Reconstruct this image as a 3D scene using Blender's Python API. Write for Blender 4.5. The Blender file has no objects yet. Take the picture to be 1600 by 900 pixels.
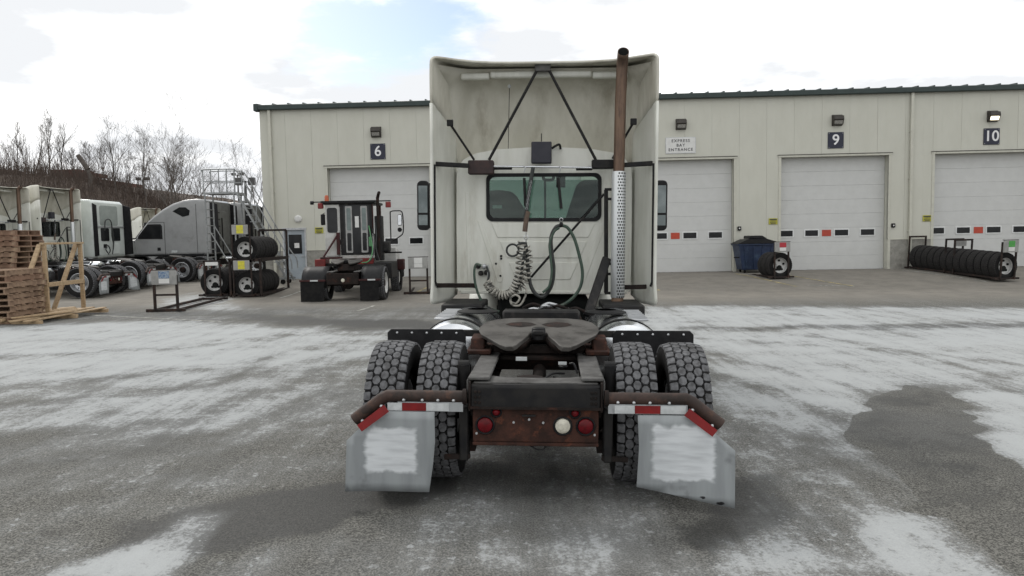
import bpy, bmesh, math, random
from mathutils import Vector, Matrix, noise as mnoise
random.seed(7)
scene = bpy.context.scene
PI = math.pi
# ------------------------------------------------------------------ camera
FPX, CAMH, PITCH, ROLL = 1155.0, 1.74, math.radians(4.11), math.radians(1.11)
CAMR = Matrix.Rotation(PI / 2 - PITCH, 3, 'X') @ Matrix.Rotation(-ROLL, 3, 'Z')
CAMP = Vector((0, 0, CAMH))
cd = bpy.data.cameras.new('camera')
cd.sensor_width = 36.0
cd.lens = 36.0 * FPX / 1600.0
cd.clip_end = 3000.0
cam = bpy.data.objects.new('camera', cd)
scene.collection.objects.link(cam)
cam.matrix_world = Matrix.Translation(CAMP) @ CAMR.to_4x4()
scene.camera = cam
# ------------------------------------------------------------------ light
SUN_EL, SUN_AZ = math.radians(42), math.radians(-35)      # ahead of the camera, to the left
EXPOSURE = 0.5
world = bpy.data.worlds.new('World')
scene.world = world
world.use_nodes = True
wn, wl = world.node_tree.nodes, world.node_tree.links
wn.clear()
def W(t, **kw):
    n = wn.new(t)
    for k, v in kw.items(): setattr(n, k, v)
    return n
sky = W('ShaderNodeTexSky', sky_type='NISHITA', sun_disc=False, sun_elevation=SUN_EL, sun_rotation=SUN_AZ)
sky.air_density = 1.0; sky.dust_density = 1.2
bg_sky = W('ShaderNodeBackground'); bg_sky.inputs['Strength'].default_value = 0.098
bg_cl = W('ShaderNodeBackground'); bg_cl.inputs['Strength'].default_value = 1.0
tc = W('ShaderNodeTexCoord')
sep = W('ShaderNodeSeparateXYZ')
wl.new(tc.outputs['Generated'], sep.inputs[0])
# clouds lie on a flat ceiling: direction divided by its height
zc = W('ShaderNodeMath', operation='MAXIMUM'); wl.new(sep.outputs['Z'], zc.inputs[0]); zc.inputs[1].default_value = 0.0
za = W('ShaderNodeMath', operation='ADD'); wl.new(zc.outputs[0], za.inputs[0]); za.inputs[1].default_value = 0.16
dx = W('ShaderNodeMath', operation='DIVIDE'); wl.new(sep.outputs['X'], dx.inputs[0]); wl.new(za.outputs[0], dx.inputs[1])
dy = W('ShaderNodeMath', operation='DIVIDE'); wl.new(sep.outputs['Y'], dy.inputs[0]); wl.new(za.outputs[0], dy.inputs[1])
cv = W('ShaderNodeCombineXYZ'); wl.new(dx.outputs[0], cv.inputs[0]); wl.new(dy.outputs[0], cv.inputs[1]); cv.inputs[2].default_value = 3.7
def wnoise(scale, detail, rough=0.55, off=0.0):
    mp = W('ShaderNodeMapping'); mp.inputs['Location'].default_value = (off, off * .7, off * .3)
    wl.new(cv.outputs[0], mp.inputs[0])
    n = W('ShaderNodeTexNoise'); n.inputs['Scale'].default_value = scale
    n.inputs['Detail'].default_value = detail; n.inputs['Roughness'].default_value = rough
    wl.new(mp.outputs[0], n.inputs['Vector'])
    return n
# one gap in the cloud deck where blue shows
gap_dir = (CAMR @ Vector(((545 - 800) / FPX, -(58 - 450) / FPX, -1))).normalized()
gapv = (gap_dir.x / (gap_dir.z + .16), gap_dir.y / (gap_dir.z + .16), 3.7)
n1 = wnoise(2.2, 7, .6, 1.3)
dist = W('ShaderNodeVectorMath', operation='DISTANCE'); wl.new(cv.outputs[0], dist.inputs[0]); dist.inputs[1].default_value = gapv
dn = W('ShaderNodeMath', operation='MULTIPLY_ADD'); wl.new(n1.outputs['Fac'], dn.inputs[0]); dn.inputs[1].default_value = 0.95; wl.new(dist.outputs['Value'], dn.inputs[2])
gapr = W('ShaderNodeMapRange', interpolation_type='SMOOTHSTEP'); wl.new(dn.outputs[0], gapr.inputs['Value'])
gapr.inputs['From Min'].default_value = 0.66; gapr.inputs['From Max'].default_value = 0.92
n2 = wnoise(1.5, 6, .55, 5.1)
ramp = W('ShaderNodeValToRGB')
wl.new(n2.outputs['Fac'], ramp.inputs[0])
e = ramp.color_ramp.elements
e[0].position = 0.42; e[0].color = (0.64, 0.655, 0.675, 1)
e[1].position = 0.64; e[1].color = (1.16, 1.16, 1.15, 1)
wl.new(ramp.outputs[0], bg_cl.inputs['Color'])
mixw = W('ShaderNodeMixShader')
wl.new(gapr.outputs[0], mixw.inputs[0]); wl.new(bg_sky.outputs[0], mixw.inputs[1]); wl.new(bg_cl.outputs[0], mixw.inputs[2])
wl.new(sky.outputs[0], bg_sky.inputs['Color'])
wo = W('ShaderNodeOutputWorld'); wl.new(mixw.outputs[0], wo.inputs['Surface'])
sl = bpy.data.lights.new('sun', 'SUN'); sl.energy = 0.9; sl.angle = math.radians(14); sl.color = (1, .96, .9)
sun = bpy.data.objects.new('sun', sl); scene.collection.objects.link(sun)
sdir = Vector((math.sin(SUN_AZ) * math.cos(SUN_EL), math.cos(SUN_AZ) * math.cos(SUN_EL), math.sin(SUN_EL)))
sun.rotation_euler = sdir.to_track_quat('Z', 'Y').to_euler()
sun.location = (-20, 10, 40)
vs = scene.view_settings
vs.view_transform = 'Standard'; vs.look = 'None'; vs.exposure = EXPOSURE; vs.gamma = 1.0; vs.use_curve_mapping = False

# ------------------------------------------------------------------ ground shape and pixel helpers
def sm(a, b, x):
    t = min(1.0, max(0.0, (x - a) / (b - a)))
    return t * t * (3 - 2 * t)
def gz(x, y):
    w = 1 - .6 * sm(8, 22, y) - .4 * sm(22, 28.5, y)
    return -.0194 * max(-20., min(20., x)) * w - .12 * sm(6, 19, y) + .25 * sm(23, 28.6, y)
def ray(px, py):
    return CAMR @ Vector(((px - 800) / FPX, -(py - 450) / FPX, -1.0))
def gpt(px, py):
    d = ray(px, py); t = .5
    while t < 150:
        p = CAMP + d * t
        if p.z < gz(p.x, p.y): break
        t += .02 + t * .001
    return p
def aty(px, py, y):
    d = ray(px, py)
    return CAMP + d * (y / d.y)
class Frame:
    """a thing's own axes: y forward, x right, z up"""
    def __init__(self, loc, rotz=0.0, tilt=0.0):
        self.loc = Vector(loc)
        self.R = Matrix.Rotation(tilt, 3, 'Y') @ Matrix.Rotation(rotz, 3, 'Z')
    def p(self, px, py, ly):
        d = self.R.transposed() @ ray(px, py); o = self.R.transposed() @ (CAMP - self.loc)
        return o + d * ((ly - o.y) / d.y)
    def px(self, px, py, lx):
        d = self.R.transposed() @ ray(px, py); o = self.R.transposed() @ (CAMP - self.loc)
        return o + d * ((lx - o.x) / d.x)
    def put(self, o):
        o.location = self.loc; o.rotation_euler = self.R.to_euler()

# ------------------------------------------------------------------ materials
MATS = {}
def mat(name, c1, c2=None, scale=6.0, rough=.6, metal=0.0, bump=0.0, bscale=None, detail=5, lo=.35, hi=.65,
        dirt=None, dscale=2.0, dlo=.5, dhi=.7, emit=None, estr=0.0, trans=0.0, spec=.5, stretch=None, rough2=None, alpha=1.0, ior=1.45, coat=0.0):
    if name in MATS: return MATS[name]
    m = bpy.data.materials.new(name); m.use_nodes = True
    nt = m.node_tree; N, L = nt.nodes, nt.links
    b = N['Principled BSDF']
    b.inputs['Roughness'].default_value = rough; b.inputs['Metallic'].default_value = metal
    b.inputs['IOR'].default_value = ior
    b.inputs['Coat Weight'].default_value = coat
    b.inputs['Specular IOR Level'].default_value = spec
    t = N.new('ShaderNodeTexCoord'); vec = t.outputs['Object']
    if stretch:
        mp = N.new('ShaderNodeMapping'); mp.inputs['Scale'].default_value = stretch
        L.new(vec, mp.inputs[0]); vec = mp.outputs[0]
    col = None
    def nz(sc, det=detail, r=.6):
        n = N.new('ShaderNodeTexNoise'); n.inputs['Scale'].default_value = sc; n.inputs['Detail'].default_value = det
        n.inputs['Roughness'].default_value = r; L.new(vec, n.inputs['Vector']); return n
    def rng(src, a, c):
        r = N.new('ShaderNodeMapRange'); r.interpolation_type = 'SMOOTHSTEP'
        r.inputs['From Min'].default_value = a; r.inputs['From Max'].default_value = c; L.new(src, r.inputs['Value']); return r.outputs[0]
    def mixc(f, a, c):
        mx = N.new('ShaderNodeMix'); mx.data_type = 'RGBA'
        L.new(f, mx.inputs['Factor'])
        for s, v in (('A', a), ('B', c)):
            sk = [i for i in mx.inputs if i.name == s and i.type == 'RGBA'][0]
            if isinstance(v, tuple): sk.default_value = (*v, 1)
            else: L.new(v, sk)
        return [o for o in mx.outputs if o.type == 'RGBA'][0]
    if c2 is None: c2 = tuple(x * .82 for x in c1)
    n1 = nz(scale)
    f1 = rng(n1.outputs['Fac'], lo, hi)
    col = mixc(f1, c1, c2)
    if dirt:
        nd = nz(dscale, 8, .7); col = mixc(rng(nd.outputs['Fac'], dlo, dhi), col, dirt)
    L.new(col, b.inputs['Base Color'])
    if rough2 is not None:
        mr = N.new('ShaderNodeMapRange'); mr.inputs['To Min'].default_value = rough; mr.inputs['To Max'].default_value = rough2
        L.new(f1, mr.inputs['Value']); L.new(mr.outputs[0], b.inputs['Roughness'])
    if bump:
        nb = nz(bscale or scale * 6, 4); bp = N.new('ShaderNodeBump'); bp.inputs['Strength'].default_value = bump
        bp.inputs['Distance'].default_value = .01
        L.new(nb.outputs['Fac'], bp.inputs['Height']); L.new(bp.outputs[0], b.inputs['Normal'])
    if emit:
        b.inputs['Emission Color'].default_value = (*emit, 1); b.inputs['Emission Strength'].default_value = estr
    if trans: b.inputs['Transmission Weight'].default_value = trans
    if alpha < 1: b.inputs['Alpha'].default_value = alpha
    MATS[name] = m
    return m
M_white = mat('truck_white_paint', (.69, .695, .635), (.62, .625, .56), 3, .38, dirt=(.44, .42, .35), dscale=1.6, dlo=.52, dhi=.80, bump=.02, coat=.25, stretch=(2.6, 2.6, .55))
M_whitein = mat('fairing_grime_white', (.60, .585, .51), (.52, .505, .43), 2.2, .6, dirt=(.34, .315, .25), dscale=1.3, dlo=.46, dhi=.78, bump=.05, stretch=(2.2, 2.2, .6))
M_black = mat('black_steel', (.011, .011, .012), (.02, .019, .018), 9, .55, spec=.25, bump=.06, dirt=(.05, .045, .04), dscale=6, dlo=.55, dhi=.75)
M_blackp = mat('black_plastic', (.009, .009, .010), (.015, .015, .016), 12, .5, spec=.25)
M_rubber = mat('tyre_rubber', (.009, .009, .0095), (.016, .0155, .015), 10, .85, spec=.2, bump=.1)
M_tread = mat('dusty_tread_rubber', (.15, .152, .158), (.07, .07, .072), 26, .85, spec=.2, bump=.15, lo=.3, hi=.72, dirt=(.045, .044, .043), dscale=5, dlo=.5, dhi=.72)
M_rust = mat('rusty_steel', (.058, .027, .020), (.028, .016, .013), 9, .85, spec=.2, bump=.25, dirt=(.115, .042, .025), dscale=12, dlo=.52, dhi=.7)
M_rusttube = mat('brown_rust_tube', (.052, .033, .027), (.027, .02, .017), 8, .65, spec=.3, bump=.2, dirt=(.085, .045, .03), dscale=14, dlo=.5, dhi=.7)
M_rustdark = mat('dark_grime_rust', (.024, .018, .016), (.013, .011, .010), 10, .85, spec=.2, bump=.3, dirt=(.065, .03, .022), dscale=5, dlo=.52, dhi=.72)
M_railtop = mat('grey_worn_frame_steel', (.11, .108, .104), (.07, .068, .065), 12, .6, spec=.3, bump=.15, dirt=(.04, .038, .036), dscale=5)
M_plate = mat('worn_greasy_steel_plate', (.095, .09, .083), (.062, .058, .053), 5, .5, spec=.3, bump=.2, dirt=(.038, .035, .032), dscale=5, dlo=.48, dhi=.68)
M_chrome = mat('polished_aluminium', (.72, .74, .76), (.62, .64, .66), 4, .22, metal=.95, bump=.02)
M_mirror = mat('dim_mirror_glass', (.16, .18, .18), (.10, .115, .115), 3, .08, metal=.9)  # dark tint puts the reflection of dark trees into the glass colour
M_alu = mat('dull_aluminium', (.55, .56, .57), (.45, .46, .47), 8, .42, metal=.7, bump=.05)
M_flap = mat('galvanised_grey_flap', (.34, .355, .36), (.27, .285, .29), 3.5, .5, metal=.1, bump=.05, dirt=(.20, .21, .215), dscale=5, dlo=.55, dhi=.8, stretch=(3, 1, 1))
M_flapwhite = mat('scrubbed_white_flap_paint', (.66, .68, .69), (.52, .54, .55), 7, .6, stretch=(1, 1, 5), bump=.04)
M_red = mat('red_reflector', (.22, .010, .011), (.16, .008, .009), 10, .35)
M_redlamp = mat('red_lamp_lens', (.125, .005, .009), (.075, .004, .006), 20, .35, spec=.25)
M_lampwhite = mat('clear_lamp_lens', (.62, .60, .50), (.45, .43, .36), 30, .3)
M_tapewhite = mat('white_reflector_tape', (.55, .57, .57), (.42, .44, .44), 14, .45)
M_stack = mat('heat_browned_exhaust_pipe', (.17, .11, .075), (.10, .065, .047), 3, .45, metal=.45, bump=.1, dirt=(.06, .04, .032), dscale=4, stretch=(4, 4, .6))
M_darkint = mat('dark_cab_interior', (.008, .009, .009), (.014, .015, .014), 5, .85, spec=.15)
M_glass = None
def glassmat(name, tint, rough=.02, mixf=.75):
    m = bpy.data.materials.new(name); m.use_nodes = True
    N, L = m.node_tree.nodes, m.node_tree.links
    N.remove(N['Principled BSDF'])
    t = N.new('ShaderNodeBsdfTransparent'); t.inputs[0].default_value = (*tint, 1)
    g = N.new('ShaderNodeBsdfGlossy'); g.inputs['Roughness'].default_value = rough; g.inputs[0].default_value = (.9, .95, .93, 1)
    f = N.new('ShaderNodeFresnel'); f.inputs[0].default_value = 1.45
    nz = N.new('ShaderNodeTexNoise'); nz.inputs['Scale'].default_value = 3
    mx = N.new('ShaderNodeMixShader'); L.new(f.outputs[0], mx.inputs[0]); L.new(t.outputs[0], mx.inputs[1]); L.new(g.outputs[0], mx.inputs[2])
    L.new(mx.outputs[0], N['Material Output'].inputs[0])
    MATS[name] = m
    return m
M_glass = glassmat('green_tinted_glass', (.62, .72, .68))
M_darkglass = mat('dark_window_glass', (.010, .011, .012), (.018, .019, .02), 2, .1, spec=.3)

# ------------------------------------------------------------------ mesh building
class MB:
    def __init__(s): s.v = []; s.f = []
    def add(s, vs, fs):
        o = len(s.v); s.v += [tuple(v) for v in vs]; s.f += [tuple(i + o for i in f) for f in fs]; return s
    def box(s, x0, x1, y0, y1, z0, z1):
        return s.add([(x0,y0,z0),(x1,y0,z0),(x1,y1,z0),(x0,y1,z0),(x0,y0,z1),(x1,y0,z1),(x1,y1,z1),(x0,y1,z1)],
                     [(0,3,2,1),(4,5,6,7),(0,1,5,4),(1,2,6,5),(2,3,7,6),(3,0,4,7)])
    def bar(s, p0, p1, w, h, up=(0, 0, 1)):
        p0, p1 = Vector(p0), Vector(p1); d = (p1 - p0).normalized(); up = Vector(up)
        sd = d.cross(up)
        if sd.length < 1e-4: sd = d.cross(Vector((0, 1, 0)))
        sd.normalize(); u = sd.cross(d).normalized(); a = sd * w / 2; b = u * h / 2
        return s.add([p0-a-b,p0+a-b,p0+a+b,p0-a+b,p1-a-b,p1+a-b,p1+a+b,p1-a+b],
                     [(0,3,2,1),(4,5,6,7),(0,1,5,4),(1,2,6,5),(2,3,7,6),(3,0,4,7)])
    def tube(s, pts, r, n=8, caps=True, closed=False):
        pts = [Vector(p) for p in pts]; m = len(pts)
        rs = r if isinstance(r, (list, tuple)) else [r] * m
        up = None; vs = []; fs = []
        for i in range(m):
            if closed: d = pts[(i+1) % m] - pts[i-1]
            else: d = pts[min(i+1, m-1)] - pts[max(i-1, 0)]
            if d.length < 1e-9: d = Vector((0, 0, 1))
            d.normalize()
            if up is None:
                a = Vector((0, 0, 1)) if abs(d.z) < .9 else Vector((1, 0, 0))
                up = d.cross(a).normalized()
            up = (up - d * up.dot(d))
            up = up.normalized() if up.length > 1e-6 else d.orthogonal().normalized()
            w = d.cross(up)
            for k in range(n):
                t = 2 * PI * k / n
                vs.append(pts[i] + (up * math.cos(t) + w * math.sin(t)) * rs[i])
        for i in range(m if closed else m - 1):
            j = (i + 1) % m
            for k in range(n):
                k2 = (k + 1) % n
                fs.append((i*n+k, i*n+k2, j*n+k2, j*n+k))
        if caps and not closed:
            fs.append(tuple(range(n-1, -1, -1))); fs.append(tuple((m-1)*n+k for k in range(n)))
        return s.add(vs, fs)
    def cyl(s, p0, p1, r0, r1=None, n=16): return s.tube([p0, p1], [r0, r0 if r1 is None else r1], n)
    def lathe(s, prof, axis='x', c=(0, 0, 0), n=40):
        """prof: (radius, along-axis)"""
        vs = []; fs = []; m = len(prof)
        for k in range(n):
            t = 2 * PI * k / n; cs, sn = math.cos(t), math.sin(t)
            for r, a in prof:
                v = {'x': (a, r*cs, r*sn), 'y': (r*cs, a, r*sn), 'z': (r*cs, r*sn, a)}[axis]
                vs.append((v[0]+c[0], v[1]+c[1], v[2]+c[2]))
        for k in range(n):
            k2 = (k + 1) % n
            for i in range(m - 1): fs.append((k*m+i, k*m+i+1, k2*m+i+1, k2*m+i))
        return s.add(vs, fs)
    def prism(s, poly, axis, a0, a1):
        n = len(poly); vs = []
        for a in (a0, a1):
            for p, q in poly:
                vs.append({'x': (a, p, q), 'y': (p, a, q), 'z': (p, q, a)}[axis])
        fs = [tuple(range(n-1, -1, -1)), tuple(range(n, 2*n))] + [(i, (i+1) % n, n+(i+1) % n, n+i) for i in range(n)]
        return s.add(vs, fs)
    def poly3(s, pts, off):
        """flat outline in 3D thickened along off"""
        n = len(pts); off = Vector(off); vs = [Vector(p) for p in pts] + [Vector(p) + off for p in pts]
        return s.add(vs, [tuple(range(n-1, -1, -1)), tuple(range(n, 2*n))] + [(i, (i+1) % n, n+(i+1) % n, n+i) for i in range(n)])
    def grid(s, rows):
        m = len(rows); n = len(rows[0]); vs = [p for r in rows for p in r]
        return s.add(vs, [(i*n+j, i*n+j+1, (i+1)*n+j+1, (i+1)*n+j) for i in range(m-1) for j in range(n-1)])
    def mesh(s, name, m, smooth=35):
        me = bpy.data.meshes.new(name); me.from_pydata(s.v, [], s.f)
        bm = bmesh.new(); bm.from_mesh(me); bmesh.ops.recalc_face_normals(bm, faces=bm.faces); bm.to_mesh(me); bm.free()
        if smooth:
            me.polygons.foreach_set('use_smooth', [True] * len(me.polygons)); me.set_sharp_from_angle(angle=math.radians(smooth))
        me.materials.append(m); me.update(); return me
    def build(s, name, m, parent=None, bevel=0, seg=1, solid=0, smooth=35, sub=0, offset=-1):
        o = bpy.data.objects.new(name, s.mesh(name, m, smooth)); scene.collection.objects.link(o)
        if parent is not None: o.parent = parent
        if sub: md = o.modifiers.new('s', 'SUBSURF'); md.levels = md.render_levels = sub
        if solid: md = o.modifiers.new('t', 'SOLIDIFY'); md.thickness = solid; md.offset = offset
        if bevel: md = o.modifiers.new('b', 'BEVEL'); md.width = bevel; md.segments = seg; md.limit_method = 'ANGLE'; md.harden_normals = False
        return o
def tag(o, label=None, cat=None, group=None, kind=None):
    for k, v in (('label', label), ('category', cat), ('group', group), ('kind', kind)):
        if v: o[k] = v
    return o
def thing(name, label, cat, loc=(0, 0, 0), rotz=0.0, group=None):
    o = bpy.data.objects.new(name, None); scene.collection.objects.link(o); o.empty_display_size = .2
    o.location = loc; o.rotation_euler = (0, 0, rotz)
    return tag(o, label, cat, group)
CH = {}
def kids(o): return [c for c in o.children]
def copy_tree(o, parent=None, skip=()):
    c = o.copy(); scene.collection.objects.link(c)
    if parent is not None: c.parent = parent
    for ch in o.children:
        if ch.name.split('.')[0] in skip: continue
        copy_tree(ch, c, skip)
    return c
def share(o, name, parent, loc=(0, 0, 0), rot=(0, 0, 0), scale=None):
    c = o.copy(); c.name = name; scene.collection.objects.link(c); c.parent = parent; c.location = loc; c.rotation_euler = rot
    if scale: c.scale = scale
    return c
def spline(pts, n=8):
    """Catmull-Rom through the points"""
    P = [Vector(p) for p in pts]; P = [P[0]*2-P[1]] + P + [P[-1]*2-P[-2]]; out = []
    for i in range(1, len(P) - 2):
        for k in range(n):
            t = k / n; a, b, c, d = P[i-1], P[i], P[i+1], P[i+2]
            out.append(.5*((2*b)+(-a+c)*t+(2*a-5*b+4*c-d)*t*t+(-a+3*b-3*c+d)*t**3))
    out.append(P[-2]); return out
def rrect(x0, x1, z0, z1, r, n=5):
    out = []
    for cx, cz, a0 in ((x1-r, z1-r, 0), (x0+r, z1-r, 90), (x0+r, z0+r, 180), (x1-r, z0+r, 270)):
        for k in range(n + 1):
            a = math.radians(a0 + 90*k/n); out.append((cx+r*math.cos(a), cz+r*math.sin(a)))
    return out
def textmesh(txt, size, m, name, parent, loc, rot=(PI/2, 0, 0), width=None, extrude=.002, bold=0.0, spacing=1.0):
    c = bpy.data.curves.new('txt', 'FONT'); c.body = txt; c.size = size; c.align_x = 'CENTER'; c.align_y = 'CENTER'
    c.extrude = extrude; c.offset = bold; c.space_character = spacing
    t = bpy.data.objects.new('txt', c); scene.collection.objects.link(t)
    bpy.context.view_layer.update()
    me = bpy.data.meshes.new_from_object(t.evaluated_get(bpy.context.evaluated_depsgraph_get()))
    bpy.data.objects.remove(t); bpy.data.curves.remove(c)
    me.materials.clear(); me.materials.append(m)
    o = bpy.data.objects.new(name, me); scene.collection.objects.link(o); o.parent = parent; o.location = loc; o.rotation_euler = rot
    return o
# ------------------------------------------------------------------ ground
import numpy as np
def steps(a, b, f):
    out = [a]
    while out[-1] < b: out.append(out[-1] + f(out[-1]))
    return out
ys = [-400, -150, -60, -25, -10, -4, -1, 1, 2] + steps(2.5, 45, lambda y: .03 * (y / 3) ** 1.55) + [48, 52, 58, 66, 80, 110, 160, 260, 420, 700]
xp = steps(0.035, 26, lambda x: .065 if x < 5 else .065 + (x - 5) * .02)
xp = xp + [30, 40, 55, 80, 130, 250, 420, 700]
xs = [-x for x in reversed(xp)] + xp
GX, GY = np.meshgrid(np.array(xs), np.array(ys))
gx, gy = GX.ravel(), GY.ravel()
gzv = np.array([gz(a, b) for a, b in zip(gx, gy)])
wx, wy = gx.copy(), gy.copy()
near = (np.abs(gx) < 30) & (gy > 2) & (gy < 45)
for i in np.nonzero(near)[0]:
    q = mnoise.noise_vector(Vector((gx[i]*.9, gy[i]*.9, 0))) * .22 + mnoise.noise_vector(Vector((gx[i]*3.1, gy[i]*3.1, 4))) * .10
    s_ = min(2.0, .35 + gy[i] / 8)
    wx[i] += q.x * s_; wy[i] += q.y * s_
def region(pxs, soft):
    poly = [gpt(*p) for p in pxs]; n = len(poly)
    ins = np.zeros(len(wx), bool); dmin = np.full(len(wx), 1e9)
    for i in range(n):
        a, b = poly[i], poly[(i+1) % n]
        cond = ((a.y > wy) != (b.y > wy)) & (wx < (b.x-a.x)*(wy-a.y)/((b.y-a.y) or 1e-9)+a.x)
        ins ^= cond
        ex, ey = b.x-a.x, b.y-a.y; l2 = ex*ex+ey*ey or 1e-9
        t = np.clip(((wx-a.x)*ex+(wy-a.y)*ey)/l2, 0, 1)
        dmin = np.minimum(dmin, np.hypot(wx-a.x-t*ex, wy-a.y-t*ey))
    sd = np.where(ins, dmin, -dmin)
    t = np.clip(sd / soft * .5 + .5, 0, 1)
    return t*t*(3-2*t)
snow = np.full(len(gx), .30); wet = np.zeros(len(gx))
tfar = np.clip((gy - 17.5) / 3.5, 0, 1); snow = snow * (1 - tfar) + .02 * tfar
def put(arr, pxs, lev, soft):
    w = region(pxs, soft); return arr * (1 - w) + lev * w
snow = put(snow, [(-300,525),(0,512),(240,500),(420,508),(560,520),(640,528),(580,600),(400,600),(200,600),(-300,640)], .79, .8)
snow = put(snow, [(-100,590),(560,570),(570,660),(420,690),(200,690),(-100,690)], .62, .7)
snow = put(snow, [(-300,690),(350,700),(560,700),(540,745),(350,780),(100,860),(-300,860)], .34, .3)
snow = put(snow, [(40,915),(150,868),(250,832),(350,808),(330,836),(290,862),(285,915)], .95, .12)
snow = put(snow, [(1000,478),(1600,482),(1900,500),(1900,640),(1600,610),(1400,592),(1320,680),(1180,720),(1120,640),(1100,545),(1000,520)], .76, .6)
snow = put(snow, [(1495,612),(1560,610),(1900,640),(1900,800),(1600,745)], .86, .2)
snow = put(snow, [(1150,700),(1300,690),(1420,790),(1480,820),(1570,880),(1570,920),(1010,920),(1120,800)], .60, .25)
snow = put(snow, [(1410,800),(1480,815),(1565,885),(1565,915),(1400,915),(1330,850)], .90, .12)
snow = put(snow, [(690,690),(1010,690),(1090,790),(1000,900),(620,900),(660,790)], .55, .3)
snow = put(snow, [(235,470),(300,455),(360,462),(380,485),(250,485)], .66, .6)
wet_bare = 0
bare = region([(1362,622),(1400,597),(1480,612),(1520,655),(1600,745),(1750,800),(1750,990),(1620,960),(1578,890),(1500,815),(1395,802),(1440,785),(1310,695),(1332,650)], .07)
wet = put(wet, [(330,492),(450,494),(690,503),(690,514),(560,513),(430,506)], .85, .5)
wet = put(wet, [(1040,512),(1300,507),(1640,503),(1640,515),(1300,515),(1060,516)], .75, .3)
wet = put(wet, [(130,872),(170,838),(300,800),(420,772),(560,742),(700,735),(775,740),(720,768),(600,805),(420,845),(250,885)], .92, .28)
wet = put(wet, [(50,840),(150,815),(165,825),(70,852)], .6, .15)
wet = put(wet, [(690,700),(1000,700),(1080,790),(980,860),(700,800)], .38, .4)
wet = put(wet, [(1150,745),(1245,735),(1230,820),(1120,870),(1030,850)], .75, .15)
wet = put(wet, [(1130,590),(1160,592),(1320,655),(1300,660)], .6, .2)
wet = wet * (1 - bare) + .40 * bare
snow = snow - .36 * np.clip(wet, 0, 1) * (1 - bare)
track = np.zeros(len(gx))
for pts, w_ in (([(-60, 612), (300, 578), (560, 532)], .28), ([(-60, 640), (330, 598), (600, 535)], .25), ([(-60, 702), (350, 640), (575, 560)], .30), ([(-60, 740), (380, 668), (580, 585)], .25), ([(60, 790), (400, 700), (575, 625)], .22),
                ([(1120, 585), (1160, 594), (1230, 620), (1325, 655)], .16), ([(1110, 556), (1300, 600), (1420, 640)], .14), ([(1160, 690), (1110, 800), (1030, 905)], .22), ([(1250, 690), (1290, 760), (1300, 905)], .25), ([(1040, 528), (1300, 540), (1640, 575)], .22), ([(1040, 500), (1300, 530), (1640, 610)], .2),
                ([(1100, 640), (1200, 680), (1420, 800), (1500, 905)], .2), ([(860, 700), (820, 800), (770, 905)], .3), ([(640, 530), (610, 560), (560, 600)], .2), ([(0, 560), (250, 545), (560, 512)], .3), ([(300, 900), (450, 800), (620, 760)], .12)):
    q_ = [gpt(*p_) for p_ in pts]; q_ = spline([(a.x, a.y, 0) for a in q_], 6); dm = np.full(len(gx), 1e9)
    for a, b in zip(q_[:-1], q_[1:]):
        ex, ey = b.x-a.x, b.y-a.y; l2 = ex*ex+ey*ey or 1e-9; t = np.clip(((gx*.5+wx*.5-a.x)*ex+(gy*.5+wy*.5-a.y)*ey)/l2, 0, 1); dm = np.minimum(dm, np.hypot(gx*.5+wx*.5-a.x-t*ex, gy*.5+wy*.5-a.y-t*ey))
    track = np.maximum(track, np.clip(1.35 - dm/w_, 0, 1))
dry = np.clip((gy - 18.5) / 3, 0, 1)
nx_, ny_ = len(xs), len(ys)
gm = bpy.data.meshes.new('ground')
gm.from_pydata([(a, b, c) for a, b, c in zip(gx.tolist(), gy.tolist(), gzv.tolist())], [],
               [(j*nx_+i, j*nx_+i+1, (j+1)*nx_+i+1, (j+1)*nx_+i) for j in range(ny_-1) for i in range(nx_-1)])
for nm, arr in (('snow', snow), ('wet', wet), ('dry', dry), ('bare', bare), ('track', track)):
    at_ = gm.attributes.new(nm, 'FLOAT', 'POINT'); at_.data.foreach_set('value', arr.astype(np.float32))
gm.polygons.foreach_set('use_smooth', [True] * len(gm.polygons))
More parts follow.
